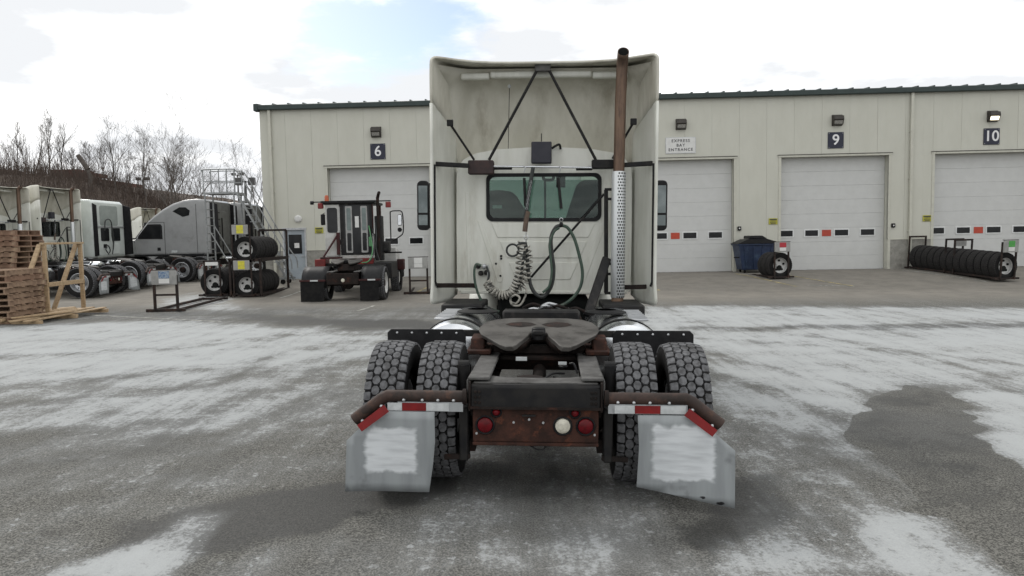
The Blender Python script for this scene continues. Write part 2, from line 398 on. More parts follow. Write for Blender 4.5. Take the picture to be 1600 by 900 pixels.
def ground_material():
    m = bpy.data.materials.new('yard_asphalt_with_thin_snow'); m.use_nodes = True
    N, L = m.node_tree.nodes, m.node_tree.links; b = N['Principled BSDF']
    tc = N.new('ShaderNodeTexCoord')
    def nz(sc, det, r=.6, st=(1, 1, 1), rot=0.0):
        mp = N.new('ShaderNodeMapping'); mp.inputs['Scale'].default_value = st; mp.inputs['Rotation'].default_value = (0, 0, rot)
        L.new(tc.outputs['Object'], mp.inputs[0])
        n = N.new('ShaderNodeTexNoise'); n.inputs['Scale'].default_value = sc; n.inputs['Detail'].default_value = det; n.inputs['Roughness'].default_value = r
        L.new(mp.outputs[0], n.inputs['Vector']); return n.outputs['Fac']
    def mth(op, a, c, d=None):
        n = N.new('ShaderNodeMath'); n.operation = op
        for i, v in enumerate((a, c, d)):
            if v is None: continue
            if isinstance(v, (int, float)): n.inputs[i].default_value = v
            else: L.new(v, n.inputs[i])
        return n.outputs[0]
    def rng(v, a, c, t0=0., t1=1.):
        r = N.new('ShaderNodeMapRange'); r.interpolation_type = 'SMOOTHSTEP'
        r.inputs['From Min'].default_value = a; r.inputs['From Max'].default_value = c; r.inputs['To Min'].default_value = t0; r.inputs['To Max'].default_value = t1
        L.new(v, r.inputs['Value']); return r.outputs[0]
    def mix(f, a, c):
        mx = N.new('ShaderNodeMix'); mx.data_type = 'RGBA'; L.new(f, mx.inputs['Factor'])
        for s, v in (('A', a), ('B', c)):
            sk = [i for i in mx.inputs if i.name == s and i.type == 'RGBA'][0]
            if isinstance(v, tuple): sk.default_value = (*v, 1)
            else: L.new(v, sk)
        return [o for o in mx.outputs if o.type == 'RGBA'][0]
    def attr(nm):
        a = N.new('ShaderNodeAttribute'); a.attribute_name = nm; return a.outputs['Fac']
    S, Wt, D = attr('snow'), attr('wet'), attr('dry')
    big = nz(.35, 5); mid = nz(1.6, 8, .7); fine = nz(14, 6, .7); grit = nz(85, 3, .6); grit2 = nz(38, 4, .75)
    streak = nz(1.0, 7, .65, (2.4, .38, 1), math.radians(13)); streak2 = nz(1.3, 6, .6, (2.8, .3, 1), math.radians(-20)); streak4 = nz(3.2, 6, .65, (3.0, .28, 1), math.radians(16)); streak5 = nz(3.0, 6, .65, (2.8, .3, 1), math.radians(-24)); streak3 = nz(.8, 5, .6, (.5, 2.2, 1), math.radians(8))
    # asphalt with its aggregate
    asp = mix(rng(grit, .42, .58), (.16, .156, .14), (.052, .051, .046))
    asp = mix(rng(grit2, .57, .66), asp, (.25, .245, .225)); asp = mix(rng(nz(55, 3, .6), .60, .66), asp, (.028, .027, .025))
    asp = mix(rng(big, .4, .65), asp, mix(rng(grit, .36, .64), (.125, .125, .119), (.065, .065, .062)))
    apron = mix(rng(mid, .35, .7), (.225, .208, .18), (.165, .153, .133)); apron = mix(rng(grit2, .58, .75), apron, (.27, .25, .22))
    asp = mix(mth('MULTIPLY', D, .85), asp, apron)
    wv = mth('ADD', Wt, mth('ADD', mth('MULTIPLY', mth('SUBTRACT', mid, .5), 1.5), mth('MULTIPLY', mth('SUBTRACT', grit2, .5), .7))); wm = rng(wv, .30, .70)
    asp = mix(mth('MULTIPLY', wm, .74), asp, (.022, .022, .021))
    # thin snow and road salt driven into the grain of the surface
    v = mth('ADD', S, mth('MULTIPLY', mth('SUBTRACT', streak, .5), .60))
    v = mth('ADD', v, mth('MULTIPLY', mth('SUBTRACT', streak2, .5), .45))
    v = mth('ADD', v, mth('MULTIPLY', mth('SUBTRACT', mid, .5), .75))
    v = mth('ADD', v, mth('MULTIPLY', mth('SUBTRACT', big, .5), .45))
    v = mth('ADD', v, mth('MULTIPLY', mth('SUBTRACT', streak3, .5), .45))
    v = mth('ADD', v, mth('MULTIPLY', mth('SUBTRACT', streak4, .5), .42)); v = mth('ADD', v, mth('MULTIPLY', mth('SUBTRACT', streak5, .5), .34))
    v = mth('SUBTRACT', v, mth('MULTIPLY', mth('MULTIPLY', attr('track'), rng(nz(2.2, 6, .7), .3, .62)), .26))
    film = rng(v, .04, 1.0)
    g = mth('ADD', mth('MULTIPLY', mth('SUBTRACT', fine, .5), 1.25), mth('MULTIPLY', mth('SUBTRACT', grit2, .5), 1.6))
    sn = rng(mth('ADD', film, g), .36, .82)
    sn = mth('ADD', mth('MULTIPLY', mth('MULTIPLY', sn, rng(film, .02, .3)), .40), mth('MULTIPLY', film, .38))
    clump = mth('MULTIPLY', rng(nz(11, 6, .7), .60, .65), rng(v, .10, .45))
    sn = mth('MAXIMUM', sn, mth('MULTIPLY', clump, .62))
    bm_ = rng(mth('ADD', attr('bare'), mth('MULTIPLY', mth('SUBTRACT', nz(5, 6, .7), .5), .5)), .42, .56)
    sn = mth('MULTIPLY', sn, mth('SUBTRACT', 1.0, mth('MULTIPLY', bm_, .97)))
    col = mix(sn, asp, (.43, .447, .45))
    L.new(col, b.inputs['Base Color'])
    ro = mth('SUBTRACT', .9, mth('MULTIPLY', wm, .25)); L.new(ro, b.inputs['Roughness']); b.inputs['Specular IOR Level'].default_value = .22
    bp = N.new('ShaderNodeBump'); bp.inputs['Strength'].default_value = .55; bp.inputs['Distance'].default_value = .012
    h = mth('ADD', mth('MULTIPLY', grit, .5), mth('ADD', mth('MULTIPLY', grit2, .6), mth('MULTIPLY', sn, .4)))
    L.new(h, bp.inputs['Height']); L.new(bp.outputs[0], b.inputs['Normal'])
    return m
gm.materials.append(ground_material())
ground = bpy.data.objects.new('ground', gm); scene.collection.objects.link(ground); tag(ground, kind='structure')
# painted parking lines
M_line = mat('worn_white_line_paint', (.42, .42, .38), (.2, .2, .18), 5, .8, lo=.35, hi=.6, bump=.1, dirt=(.15, .145, .13), dscale=8, dlo=.48, dhi=.6)
M_liney = mat('worn_yellow_line_paint', (.45, .37, .16), (.22, .19, .11), 5, .8, lo=.35, hi=.62, bump=.1, dirt=(.15, .14, .12), dscale=8, dlo=.48, dhi=.6)
def line(a, b, w, m):
    A, B = gpt(*a), gpt(*b); d = (B - A); n = Vector((-d.y, d.x, 0)).normalized() * w / 2; k = max(2, int(d.length / .5))
    rows = []
    for i in range(k + 1):
        p = A + d * i / k; rows.append([Vector((q.x, q.y, gz(q.x, q.y) + .006)) for q in (p - n, p + n)])
    tag(MB().grid(rows).build('parking_line', m), kind='structure')
line((130, 492), (345, 503), .10, M_line)
line((1150, 428), (1245, 448), .10, M_liney); line((1235, 431), (1332, 447), .10, M_liney); line((1262, 446), (1335, 447.5), .10, M_line)
line((1392, 421), (1545, 441), .10, M_line); line((1010, 446), (1030, 454), .10, M_liney)
line((437, 466), (470, 455), .10, M_line); line((560, 486), (585, 478), .10, M_line); line((648, 458), (668, 449), .10, M_liney)

# ------------------------------------------------------------------ workshop building
WA = -math.atan(.044)
WO = Vector((0, 29.5, 0)); WR = Matrix.Rotation(WA, 3, 'Z')
def wl_(x, y, z): return WO + WR @ Vector((x, y, z))
M_wall = mat('cream_metal_wall_panel', (.535, .532, .465), (.51, .507, .44), 2.0, .55, bump=.03, dirt=(.45, .445, .385), dscale=1.1, dlo=.55, dhi=.9, stretch=(1, 1, .4))
M_trim = mat('cream_jamb_trim', (.53, .525, .45), (.48, .475, .41), 4, .5)
M_green = mat('dark_green_eave_metal', (.028, .045, .042), (.022, .035, .033), 4, .45, bump=.03)
M_conc = mat('grey_concrete_base', (.31, .30, .27), (.24, .235, .21), 4, .85, bump=.25, dirt=(.18, .17, .15), dscale=3)
M_doorw = mat('white_overhead_door_steel', (.545, .55, .535), (.52, .525, .51), 3, .5, bump=.02, dirt=(.44, .45, .44), dscale=1.2, dlo=.55, dhi=.9)
M_frameW = mat('white_window_surround', (.68, .69, .68), (.62, .63, .62), 6, .5)
M_orange = mat('orange_red_sticker', (.45, .06, .03), (.36, .05, .03), 6, .5)
M_navy = mat('navy_sign_panel', (.016, .018, .038), (.012, .014, .03), 6, .4)
M_signw = mat('white_sign_panel', (.66, .66, .64), (.6, .6, .58), 6, .5)
M_txtw = mat('white_sign_lettering', (.75, .75, .75), (.7, .7, .7), 6, .5)
M_txtk = mat('black_sign_lettering', (.03, .03, .035), (.03, .03, .035), 6, .5)
M_yellow = mat('yellow_warning_sign', (.44, .42, .05), (.36, .34, .04), 6, .5)
M_bronze = mat('dark_bronze_lamp_housing', (.045, .038, .03), (.03, .026, .022), 8, .5)
M_lens = mat('prismatic_lamp_glass', (.34, .33, .30), (.20, .195, .18), 30, .25)
M_lenslit = mat('lit_lamp_glass', (.9, .85, .7), (.9, .85, .7), 30, .25, emit=(1.0, .88, .62), estr=2.2)
M_blue = mat('pale_blue_grey_door', (.33, .37, .40), (.29, .33, .36), 4, .5)
bld = thing('workshop_building', 'long cream metal workshop with green eave and white overhead doors', 'building', WO, WA)
XL, XR, ZT, ZB, Z0 = -9.96, 27.0, 6.92, 1.28, .10
doors = [(-7.30, -3.20, 6), (-1.30, 2.80, 7), (4.66, 8.76, 8), (10.58, 14.68, 9), (16.42, 20.52, 10), (22.3, 26.4, 11)]
DT = 4.54
mand = (-9.22, -8.26, 2.17)
seams = [XL]
x = 6.861 - 1.0535 * 15
while x < XR:
    if x > XL + .3: seams.append(x)
    x += 1.0535
seams.append(XR)
opens = [(a, b, DT) for a, b, _ in doors] + [mand]
for a, b in zip(seams[:-1], seams[1:]):
    g = .003; mb = MB(); rnd = random.uniform(-.003, .003)
    cuts = sorted(set([a + g, b - g] + [v for o in opens for v in o[:2] if a + g < v < b - g]))
    for p, q in zip(cuts[:-1], cuts[1:]):
        mx_ = (p + q) / 2; zlo = ZB
        for o in opens:
            if o[0] < mx_ < o[1]: zlo = o[2]
        mb.box(p, q, rnd, .12, zlo, ZT)
    pn = mb.build('wall_panel', M_wall, bld)
    zs_ = max([ZB] + [o[2] for o in opens if o[0] - .05 < b < o[1] + .05]); MB().box(b - .03, b + .03, .012, .03, zs_ + .01, ZT - .01).build('seam_backing', M_wall, pn)
    # two shallow ribs pressed into each panel
    r_ = MB()
    for t in (.33, .67):
        xx = a + (b - a) * t; zlo = ZB + .02
        for o in opens:
            if o[0] - .06 < xx < o[1] + .06: zlo = o[2] + .02
        r_.bar((xx, rnd + .001, zlo), (xx, rnd + .001, ZT - .02), .03, .005, (0, 1, 0))
    r_.build('pressed_rib', M_wall, pn)
# concrete base between the openings
ed = sorted([(a, b) for a, b, _ in opens]); x = XL
for a, b in ed + [(XR, XR)]:
    if a - x > .05: MB().box(x + .004, a - .004, -.012, .3, Z0, ZB - .012).build('concrete_base', M_conc, bld, bevel=.01); MB().box(x + .004, a - .004, -.03, .05, ZB - .014, ZB + .012).build('base_flashing', M_trim, bld)
    x = b
# body behind, roof, eave
MB().box(XL, XR, .5, 26, Z0, ZT - .05).build('wall_core', M_wall, bld)
MB().prism([(-.12, 7.0), (13, 8.0), (26.2, 7.0), (26.2, 6.9), (-.12, 6.9)], 'x', XL - .12, XR + .2).build('roof', M_green, bld)
MB().box(XL - .14, XR + .2, -.20, -.02, ZT - .05, ZT + .15).build('eave_gutter', M_green, bld, bevel=.02)
x = XL
while x < XR:
    MB().bar((x, -.16, ZT + .17), (x, 2.0, ZT + .17 + 2.16 * .077), .06, .06).build('roof_rib', M_green, bld); x += .61
MB().box(XL - .16, XL + .02, -.22, .1, ZT - .09, ZT + .20).build('gutter_end_cap', M_green, bld, bevel=.02)
def downspout(x):
    o = MB().box(x - .055, x + .055, -.13, -.03, Z0 + .18, ZT - .04).build('downspout', M_trim, bld, bevel=.01)
    MB().prism([(-.13, Z0 + .2), (-.03, Z0 + .2), (-.03, Z0 + .04), (-.22, Z0 + .03), (-.22, Z0 + .1)], 'x', x - .06, x + .06).build('downspout_shoe', M_trim, o)
    for z in (1.6, 3.6, 5.4): MB().box(x - .075, x + .075, -.135, 0, z, z + .04).build('downspout_strap', M_trim, o)
downspout(XL + .42); downspout(15.5)
def overhead_door(a, b, k):
    d0 = .30
    dr = MB().box(a, b, d0 + .06, d0 + .08, Z0, DT).build('overhead_door', M_doorw, bld)
    n = 8; h = (DT - Z0 - .03) / n
    secs = [MB().box(a + .01, b - .01, d0, d0 + .055, Z0 + .03 + i*h + .0015, Z0 + .03 + (i+1)*h - .0015).build('door_section', M_doorw, dr, bevel=.003) for i in range(n)]
    for i in range(n):
        z_ = Z0 + .03 + i*h
        MB().box(a + .02, b - .02, d0 - .002, d0 + .01, z_ + h*.46, z_ + h*.5).build('pressed_line', M_doorw, dr)
    MB().box(a, b, d0 - .03, d0 + .05, Z0, Z0 + .03).build('bottom_seal', M_blackp, dr)
    for f0, f1 in ((.012, .135), (.255, .375), (.535, .66), (.78, .905)):
        x0, x1 = a + (b-a)*f0, a + (b-a)*f1
        w_ = MB().poly3([(p, d0 - .022, q) for p, q in rrect(x0 - .045, x1 + .045, 1.425, 1.735, .03, 3)], (0, .03, 0)).build('window', M_frameW, dr)
        MB().box(x0, x1, d0 - .026, d0 - .01, 1.468, 1.692).build('pane', M_darkglass, w_)
    xr = a + (b-a)*.415
    MB().box(xr, xr + (b-a)*.085, d0 - .012, d0 + .02, 1.45, 1.70).build('warning_sticker', M_orange, dr)
    # jambs and header, proud of the panels
    for s, x_ in ((-1, a), (1, b)):
        MB().box(min(x_, x_ + s*.10), max(x_, x_ + s*.10), -.022, .34, Z0, DT + .08).build('door_jamb', M_trim, bld)
    MB().box(a - .12, b + .12, -.035, .34, DT + .002, DT + .075).build('door_header', M_trim, bld)
    MB().box(a - .14, b + .14, -.05, -.01, DT + .077, DT + .10).build('drip_cap', M_bronze, bld)
for a, b, k in doors: overhead_door(a, b, k)
# pedestrian door
md = MB().box(mand[0] + .05, mand[1] - .05, .05, .10, Z0, mand[2] - .06).build('pedestrian_door', M_blue, bld, bevel=.004)
for s, x_ in ((1, mand[0]), (-1, mand[1])): MB().box(min(x_, x_ + s*.06), max(x_, x_ + s*.06), -.025, .16, Z0, mand[2]).build('frame', M_alu, md)
MB().box(mand[0] - .02, mand[1] + .02, -.028, .16, mand[2] - .06, mand[2] + .02).build('frame', M_alu, md)
gw = MB().box(mand[0] + .23, mand[1] - .20, .03, .06, 1.15, 1.92).build('window', M_darkglass, md)
MB().box(-8.76, -8.56, .024, .03, 1.38, 1.58).build('paper_notice', M_signw, md)
MB().bar((mand[1] - .12, .01, 1.05), (mand[1] - .24, .01, 1.05), .03, .03).build('handle', M_alu, md)
# things fixed to the wall
def wthing(name, label, cat, x, y, z, group=None): return thing(name, label, cat, wl_(x, y, z), WA, group)
def number_sign(x, txt):
    t = wthing('number_sign', 'navy square sign with white number %s %s' % (txt, {'6': 'near the left end of the workshop', '9': 'between the express sign and the downspout', '10': 'at the right edge under the lit lamp'}[txt]), 'sign', x, -.03, 5.15, 'bay number signs')
    MB().box(-.30, .30, 0, .025, -.31, .31).build('panel', M_navy, t, bevel=.004)
    textmesh(txt, .56, M_txtw, 'number', t, (0, -.004, 0), bold=.008)
    for sx in (-.26, .26):
        for sz in (-.27, .27): MB().cyl((sx, -.006, sz), (sx, .004, sz), .012, n=8).build('screw', M_alu, t)
number_sign(-5.23, '6'); number_sign(12.65, '9'); number_sign(18.52, '10')
es = wthing('express_sign', 'white rectangular sign reading express bay entrance', 'sign', 6.70, -.03, 5.10)
MB().box(-.56, .56, 0, .02, -.29, .29).build('panel', M_signw, es, bevel=.004)
MB().box(-.58, .58, .004, .018, -.31, .31).build('edge', M_alu, es)
for i, w in enumerate(('EXPRESS', 'BAY', 'ENTRANCE')): textmesh(w, .155, M_txtk, 'lettering', es, (0, -.004, .17 - .17 * i), bold=.002, spacing=1.28)
def wall_lamp(x, lit, where):
    t = wthing('wall_lamp', '%s wall lamp mounted above %s' % ('lit bronze' if lit else 'unlit dark bronze', where), 'lamp', x, -.02, 5.90, 'wall lamps over the bays')
    MB().box(-.20, .20, -.03, .018, -.20, .22).build('back_plate', M_bronze, t, bevel=.01)
    MB().prism([(-.03, .20), (-.21, .16), (-.24, .02), (-.20, -.01), (-.03, -.01)], 'x', -.19, .19).build('housing', M_bronze, t, bevel=.012)
    MB().prism([(-.03, -.012), (-.195, -.012), (-.14, -.15), (-.03, -.17)], 'x', -.16, .16).build('lens', M_lenslit if lit else M_lens, t, bevel=.01)
    MB().prism([(-.03, -.19), (-.15, -.165), (-.15, -.15), (-.03, -.172)], 'x', -.18, .18).build('lower_rim', M_bronze, t)
    for s in (-1, 1): MB().prism([(-.03, -.18), (-.15, -.15), (-.2, -.012), (-.03, -.012)], 'x', s*.165, s*.185).build('side_cheek', M_bronze, t)
wall_lamp(-5.27, False, 'the leftmost number sign'); wall_lamp(6.71, False, 'the express bay sign'); wall_lamp(12.69, False, 'the middle door with number 9'); wall_lamp(18.53, True, 'the rightmost number sign')
def ysign(x, where):
    t = wthing('warning_sign', 'small yellow warning sign on the wall left of %s' % where, 'sign', x, -.02, 2.07, 'small yellow warning signs')
    MB().box(-.17, .17, 0, .012, -.12, .12).build('panel', M_yellow, t)
    for i, (w, h) in enumerate(((.28, .045), (.22, .02), (.25, .02), (.20, .03))):
        MB().box(-w/2, w/2, -.003, 0, .07 - i*.055 - h/2, .07 - i*.055 + h/2).build('print_line', M_txtk, t)
ysign(-7.72, 'the door behind the yard tractor'); ysign(10.28, 'the middle door, above the blue bin'); ysign(16.17, 'the rightmost door, by the downspout')
def keypad(x, where):
    t = wthing('door_control', 'small black door control box right of %s' % where, 'control box', x, -.02, 1.82, 'door control boxes')
    MB().box(-.065, .065, -.05, .015, -.08, .08).build('box', M_blackp, t, bevel=.008)
    MB().cyl((0, -.062, .0), (0, -.05, .0), .028, n=12).build('button', M_signw, t)
keypad(8.97, 'the express bay door'); keypad(14.88, 'door 9')
st = wthing('soffit_light', 'small white dome light above the blue pedestrian door', 'lamp', -8.55, -.02, 2.55)
MB().lathe([(0, -.1), (.10, -.09), (.14, -.05), (.15, .015)], 'y', n=20).build('dome', M_signw, st)
# ------------------------------------------------------------------ main truck
TO = Vector((.155, 5.25, 0)); TO.z = gz(TO.x, TO.y)
T = Frame(TO, math.radians(-3.2), math.atan(.0194))
truck = thing('semi_truck', 'white day cab semi truck seen from behind, filling the middle of the yard', 'truck')
T.put(truck)
P = T.p
# ---- wheels
TR_, TW = .488, .27
def tyre_mesh():
    w = TW / 2
    prof = [(.29, -w*.80), (.33, -w*.98), (.40, -w*1.04), (.45, -w*.98), (.468, -w*.90), (.474, -w*.6), (.476, 0), (.474, w*.6), (.468, w*.90), (.45, w*.98), (.40, w*1.04), (.33, w*.98), (.29, w*.80)]
    return MB().lathe(prof, 'x', n=56).mesh('tyre', M_rubber, 40)
def tread_mesh():
    mb = MB(); n = 42; w = TW / 2
    cols = [(-.109, .052, 0), (-.053, .050, .5), (0, .050, 0), (.053, .050, .5), (.109, .052, 0)]
    for cx, bw, off in cols:
        sh = abs(cx) > .1
        for k in range(n):
            t0 = 2*PI*(k + off + random.uniform(-.03, .03))/n; ha = PI/n*(.90 if not sh else .84); hw = bw/2 + (.001 if not sh else -.001)
            if sh:
                s = 1 if cx > 0 else -1
                out = [(-hw*s, -ha*.8), (-hw*s*.6, -ha), (hw*s, -ha*.86), (hw*s, ha*.86), (-hw*s*.6, ha), (-hw*s, ha*.8)]
            else:
                out = [(-hw, -ha*.45), (-hw*.42, -ha), (hw*.42, -ha), (hw, -ha*.45), (hw, ha*.45), (hw*.42, ha), (-hw*.42, ha), (-hw, ha*.45)]
            m_ = len(out); vs = []
            for rr, sc in ((.466, 1.06), (TR_ - (.006 if sh else 0), .93)):
                for a, b in out:
                    x_ = cx + a*sc; r2 = rr - (max(0, abs(x_) - .09) * .25)
                    vs.append((x_, math.cos(t0 + b*sc)*r2, math.sin(t0 + b*sc)*r2))
            mb.add(vs, [tuple(range(m_, 2*m_))] + [(i, (i+1) % m_, m_+(i+1) % m_, m_+i) for i in range(m_)])
    return mb.mesh('tread', M_tread, 20)
TYRE, TREAD = tyre_mesh(), tread_mesh()
RIM = MB().lathe([(.292, -.115), (.305, -.12), (.292, -.125), (.28, -.10), (.272, -.02), (.26, .06), (.20, .085), (.12, .085), (.12, .02), (0, .02)], 'x', n=40).mesh('rim', M_alu, 40)
HUB = MB().lathe([(.115, .03), (.115, -.06), (.09, -.09), (0, -.095)], 'x', n=24).mesh('hub', M_rustdark, 40)
HOLES = MB()
for k in range(10):
    t = 2*PI*k/10; HOLES.cyl((.066, .232*math.cos(t), .232*math.sin(t)), (.09, .232*math.cos(t), .232*math.sin(t)), .026, n=10)
HOLES = HOLES.mesh('hand_holes', M_darkint, 0)
def meshobj(me, name, parent, loc=(0, 0, 0), rot=(0, 0, 0)):
    o = bpy.data.objects.new(name, me); scene.collection.objects.link(o); o.parent = parent; o.location = loc; o.rotation_euler = rot; return o
def wheel(parent, x, y, side, dish=True, name='wheel', r=1.0):
    """side -1: outer face to the left"""
    w = meshobj(TYRE, name, parent, (x, y, TR_*r), (random.uniform(0, 6), 0, 0 if side < 0 else PI))
    w.scale = (r, r, r)
    meshobj(TREAD, 'tread', w); meshobj(RIM, 'rim', w, (0, 0, 0), (0, 0, 0) if dish else (0, 0, PI))
    if dish: meshobj(HUB, 'hub', w); meshobj(HOLES, 'hand_hole', w)
    return w
for s in (-1, 1):
    wheel(truck, s*1.02, 0, s); wheel(truck, s*.668, 0, -s, dish=False)
    wheel(truck, s*1.0, 6.25, s, dish=False)
MB().cyl((-1.05, 0, TR_), (1.05, 0, TR_), .075, n=14).lathe([(0, -.28), (.12, -.26), (.2, -.1), (.21, .05), (.14, .2), (0, .24)], 'y', (0.02, .0, TR_), 20).build('rear_axle', M_rustdark, truck)
MB().cyl((-.95, 6.25, TR_), (.95, 6.25, TR_), .06, n=12).build('front_axle', M_rustdark, truck)
# ---- frame rails: C channels with a flared top
RX, RZ1, RZ0 = .425, .80, .56
for s in (-1, 1):
    mb = MB()
    mb.box(min(s*RX, s*(RX-.012)), max(s*RX, s*(RX-.012)), -.50, 7.1, RZ0, RZ1)
    mb.box(min(s*RX, s*(RX-.09)), max(s*RX, s*(RX-.09)), -.50, 7.1, RZ1 - .012, RZ1 + .002)
    mb.box(min(s*RX, s*(RX-.09)), max(s*RX, s*(RX-.09)), -.50, 7.1, RZ0 - .002, RZ0 + .012)
    mb.build('frame_rail', M_rustdark, truck)
    # fifth wheel mounting angle along the rail top
    a = MB().box(min(s*(RX+.012), s*(RX-.13)), max(s*(RX+.012), s*(RX-.13)), -.56, .92, RZ1 + .004, RZ1 + .026)
    a.box(min(s*(RX+.004), s*(RX+.022)), max(s*(RX+.004), s*(RX+.022)), -.54, .92, RZ1 - .12, RZ1 + .004)
    a.build('rail_cap', M_railtop, truck, bevel=.006)
for y_ in (1.0, 2.2, 3.3):
    MB().box(-RX + .014, RX - .014, y_, y_ + .12, RZ0 + .03, RZ1 - .03).build('cross_member', M_rustdark, truck)
MB().cyl((0, .3, .55), (0, 3.4, .72), .055, n=14).build('drive_shaft', M_rustdark, truck)
# suspension: bags, shocks, hangers
for s in (-1, 1):
    MB().lathe([(.0, .42), (.11, .43), (.135, .48), (.12, .54), (.135, .60), (.12, .66), (.0, .67)], 'z', (s*.33, -.30, 0), 20).build('air_bag', M_rubber, truck)
    MB().cyl((s*.50, -.22, .36), (s*.50, -.26, .60), .035, n=12).cyl((s*.50, -.26, .60), (s*.50, -.28, .86), .045, n=12).build('shock_absorber', M_black, truck)
    MB().cyl((s*.46, -.28, .86), (s*.53, -.28, .86), .028, n=10).build('shock_mount', M_black, truck)
    MB().bar((s*.44, -.42, .34), (s*.44, .9, .44), .07, .09).build('suspension_arm', M_rustdark, truck)
    MB().box(s*.47 - .03, s*.47 + .03, -.52, -.40, .26, .62).build('hanger_bracket', M_black, truck, bevel=.008)
    MB().bar((s*.43, -.50, .29), (s*.60, -.50, .28), .03, .03).build('lower_stay', M_rustdark, truck)
# ---- rear end: closing cross member, top gusset plate, light panel
cm = MB().prism([(-.585, .63), (-.585, .765), (-.57, .785), (-.43, .79), (-.43, .775), (-.555, .765), (-.555, .63)], 'x', -.415, .415)
cm.build('end_cross_member', M_black, truck, bevel=.006)
for x_ in (-.385, -.36, .36, .385):
    for z_ in (.665, .70, .735): MB().lathe([(0, -.010), (.009, -.008), (.011, 0)], 'y', (x_, -.586, z_), 8).build('bolt', M_rustdark, truck)
for s in (-1, 1): MB().box(min(s*.416, s*.43), max(s*.416, s*.43), -.60, -.40, .61, .80).build('end_plate', M_rustdark, truck, bevel=.004)
pl = [(-.40, -.56), (.40, -.56), (.40, -.20), (.37, -.24), (.31, -.33), (.22, -.385), (0, -.40), (-.22, -.385), (-.31, -.33), (-.37, -.24), (-.40, -.20)]
MB().prism(pl, 'z', RZ1 - .018, RZ1 - .006).build('gusset_plate', M_railtop, truck, bevel=.003)
MB().box(-.43, .43, -.60, -.575, .625, .64).build('lower_lip', M_rustdark, truck)
lp = MB().box(-.405, .405, -.565, -.553, .405, .622).build('light_panel', M_rust, truck, bevel=.004)
MB().box(-.405, .405, -.585, -.552, .385, .404).build('panel_flange', M_rust, lp, bevel=.003)
def lamp(x, z, r, m, name):
    o = MB().lathe([(0, -.022), (r*.6, -.020), (r*.92, -.012), (r, 0), (r, .012)], 'y', (x, -.568, z), 28).build(name, m, lp)
    MB().lathe([(r, -.004), (r + .007, -.010), (r + .013, -.004), (r + .013, .004)], 'y', (x, -.568, z), 28).build('grommet', M_blackp, o)
lamp(-.325, .515, .050, M_redlamp, 'tail_lamp'); lamp(.322, .515, .050, M_redlamp, 'tail_lamp')
lamp(.176, .515, .050, M_lampwhite, 'reversing_lamp')
lamp(-.252, .600, .024, M_redlamp, 'marker_lamp'); lamp(.254, .600, .024, M_redlamp, 'marker_lamp')
for x_, z_ in ((-.14, .535), (.05, .535), (-.04, .555), (-.38, .46), (.38, .46)): MB().cyl((x_, -.574, z_), (x_, -.56, z_), .008, n=8).build('bolt', M_alu, lp)
MB().box(-.085, .0, -.578, -.56, .575, .587).build('licence_lamp', M_black, lp)
MB().tube(spline([(-.10, -.52, .40), (-.02, -.54, .375), (.05, -.55, .385), (.06, -.54, .36), (.02, -.54, .35), (-.04, -.53, .375)], 6), .005, 6).build('loose_wire', M_blackp, truck)
# ---- mudflap hangers
YB = -.60
def hanger(s):
    ins = Vector((s*.44, YB, .705)); el = P(1074 if s > 0 else 600, 624, YB); en = P(1117 if s > 0 else 566, 657, YB)
    el = Vector((s*.965, YB, .705)); en = Vector((s*1.165, YB - .02, .55))
    k = (en - el).normalized()
    tb = MB().tube([ins, Vector((s*.88, YB, .705)), el - Vector((s*.015, 0, -.001)), el + k*.03, en], .040, 16).build('mudflap_hanger', M_rusttube, truck)
    MB().lathe([(.052, -.012), (.052, .012)], 'x', (s*.452, YB, .705), 16).build('clamp', M_rustdark, tb)
    # reflective plate below the tube
    zt, zb = .675, .615
    MB().box(min(s*.46, s*.88), max(s*.46, s*.955), YB - .034, YB - .028, zb, zt).build('reflector_plate', M_flap, tb)
    for a, b, m in ((.55, .695, M_tapewhite), (.697, .85, M_red), (.852, .945, M_tapewhite)) if s < 0 else ((.50, .625, M_tapewhite), (.627, .785, M_red), (.787, .945, M_tapewhite)):
        MB().box(min(s*a, s*b), max(s*a, s*b), YB - .038, YB - .0345, zb + .004, zt - .006).build('reflective_tape', m, tb)
    d = k; nrm = Vector((-d.z*s, 0, d.x*s)) * s
    nrm = Vector((d.z, 0, -d.x)) if Vector((d.z, 0, -d.x)).z < 0 else Vector((-d.z, 0, d.x))
    q0 = el + k*.02 + nrm*.035; q1 = en - k*.02 + nrm*.035
    MB().poly3([q0 + Vector((0, -.08, 0)), q1 + Vector((0, -.08, 0)), q1 + nrm*.05 + Vector((0, -.082, 0)), q0 + nrm*.055 + Vector((0, -.082, 0))], (0, .005, 0)).build('reflective_tape', M_red, tb)
    for t in (.52, .62, .72, .84): MB().lathe([(0, -.010), (.009, -.006), (.011, .004)], 'y', (s*t, YB - .039, .688), 10).build('bolt', M_alu, tb)
    for q in (q0 + k*.03, q1 - k*.03): MB().lathe([(0, -.008), (.010, -.004), (.011, .004)], 'y', (q.x, q.y - .04, q.z), 10).build('bolt', M_alu, tb)
hanger(-1); hanger(1)
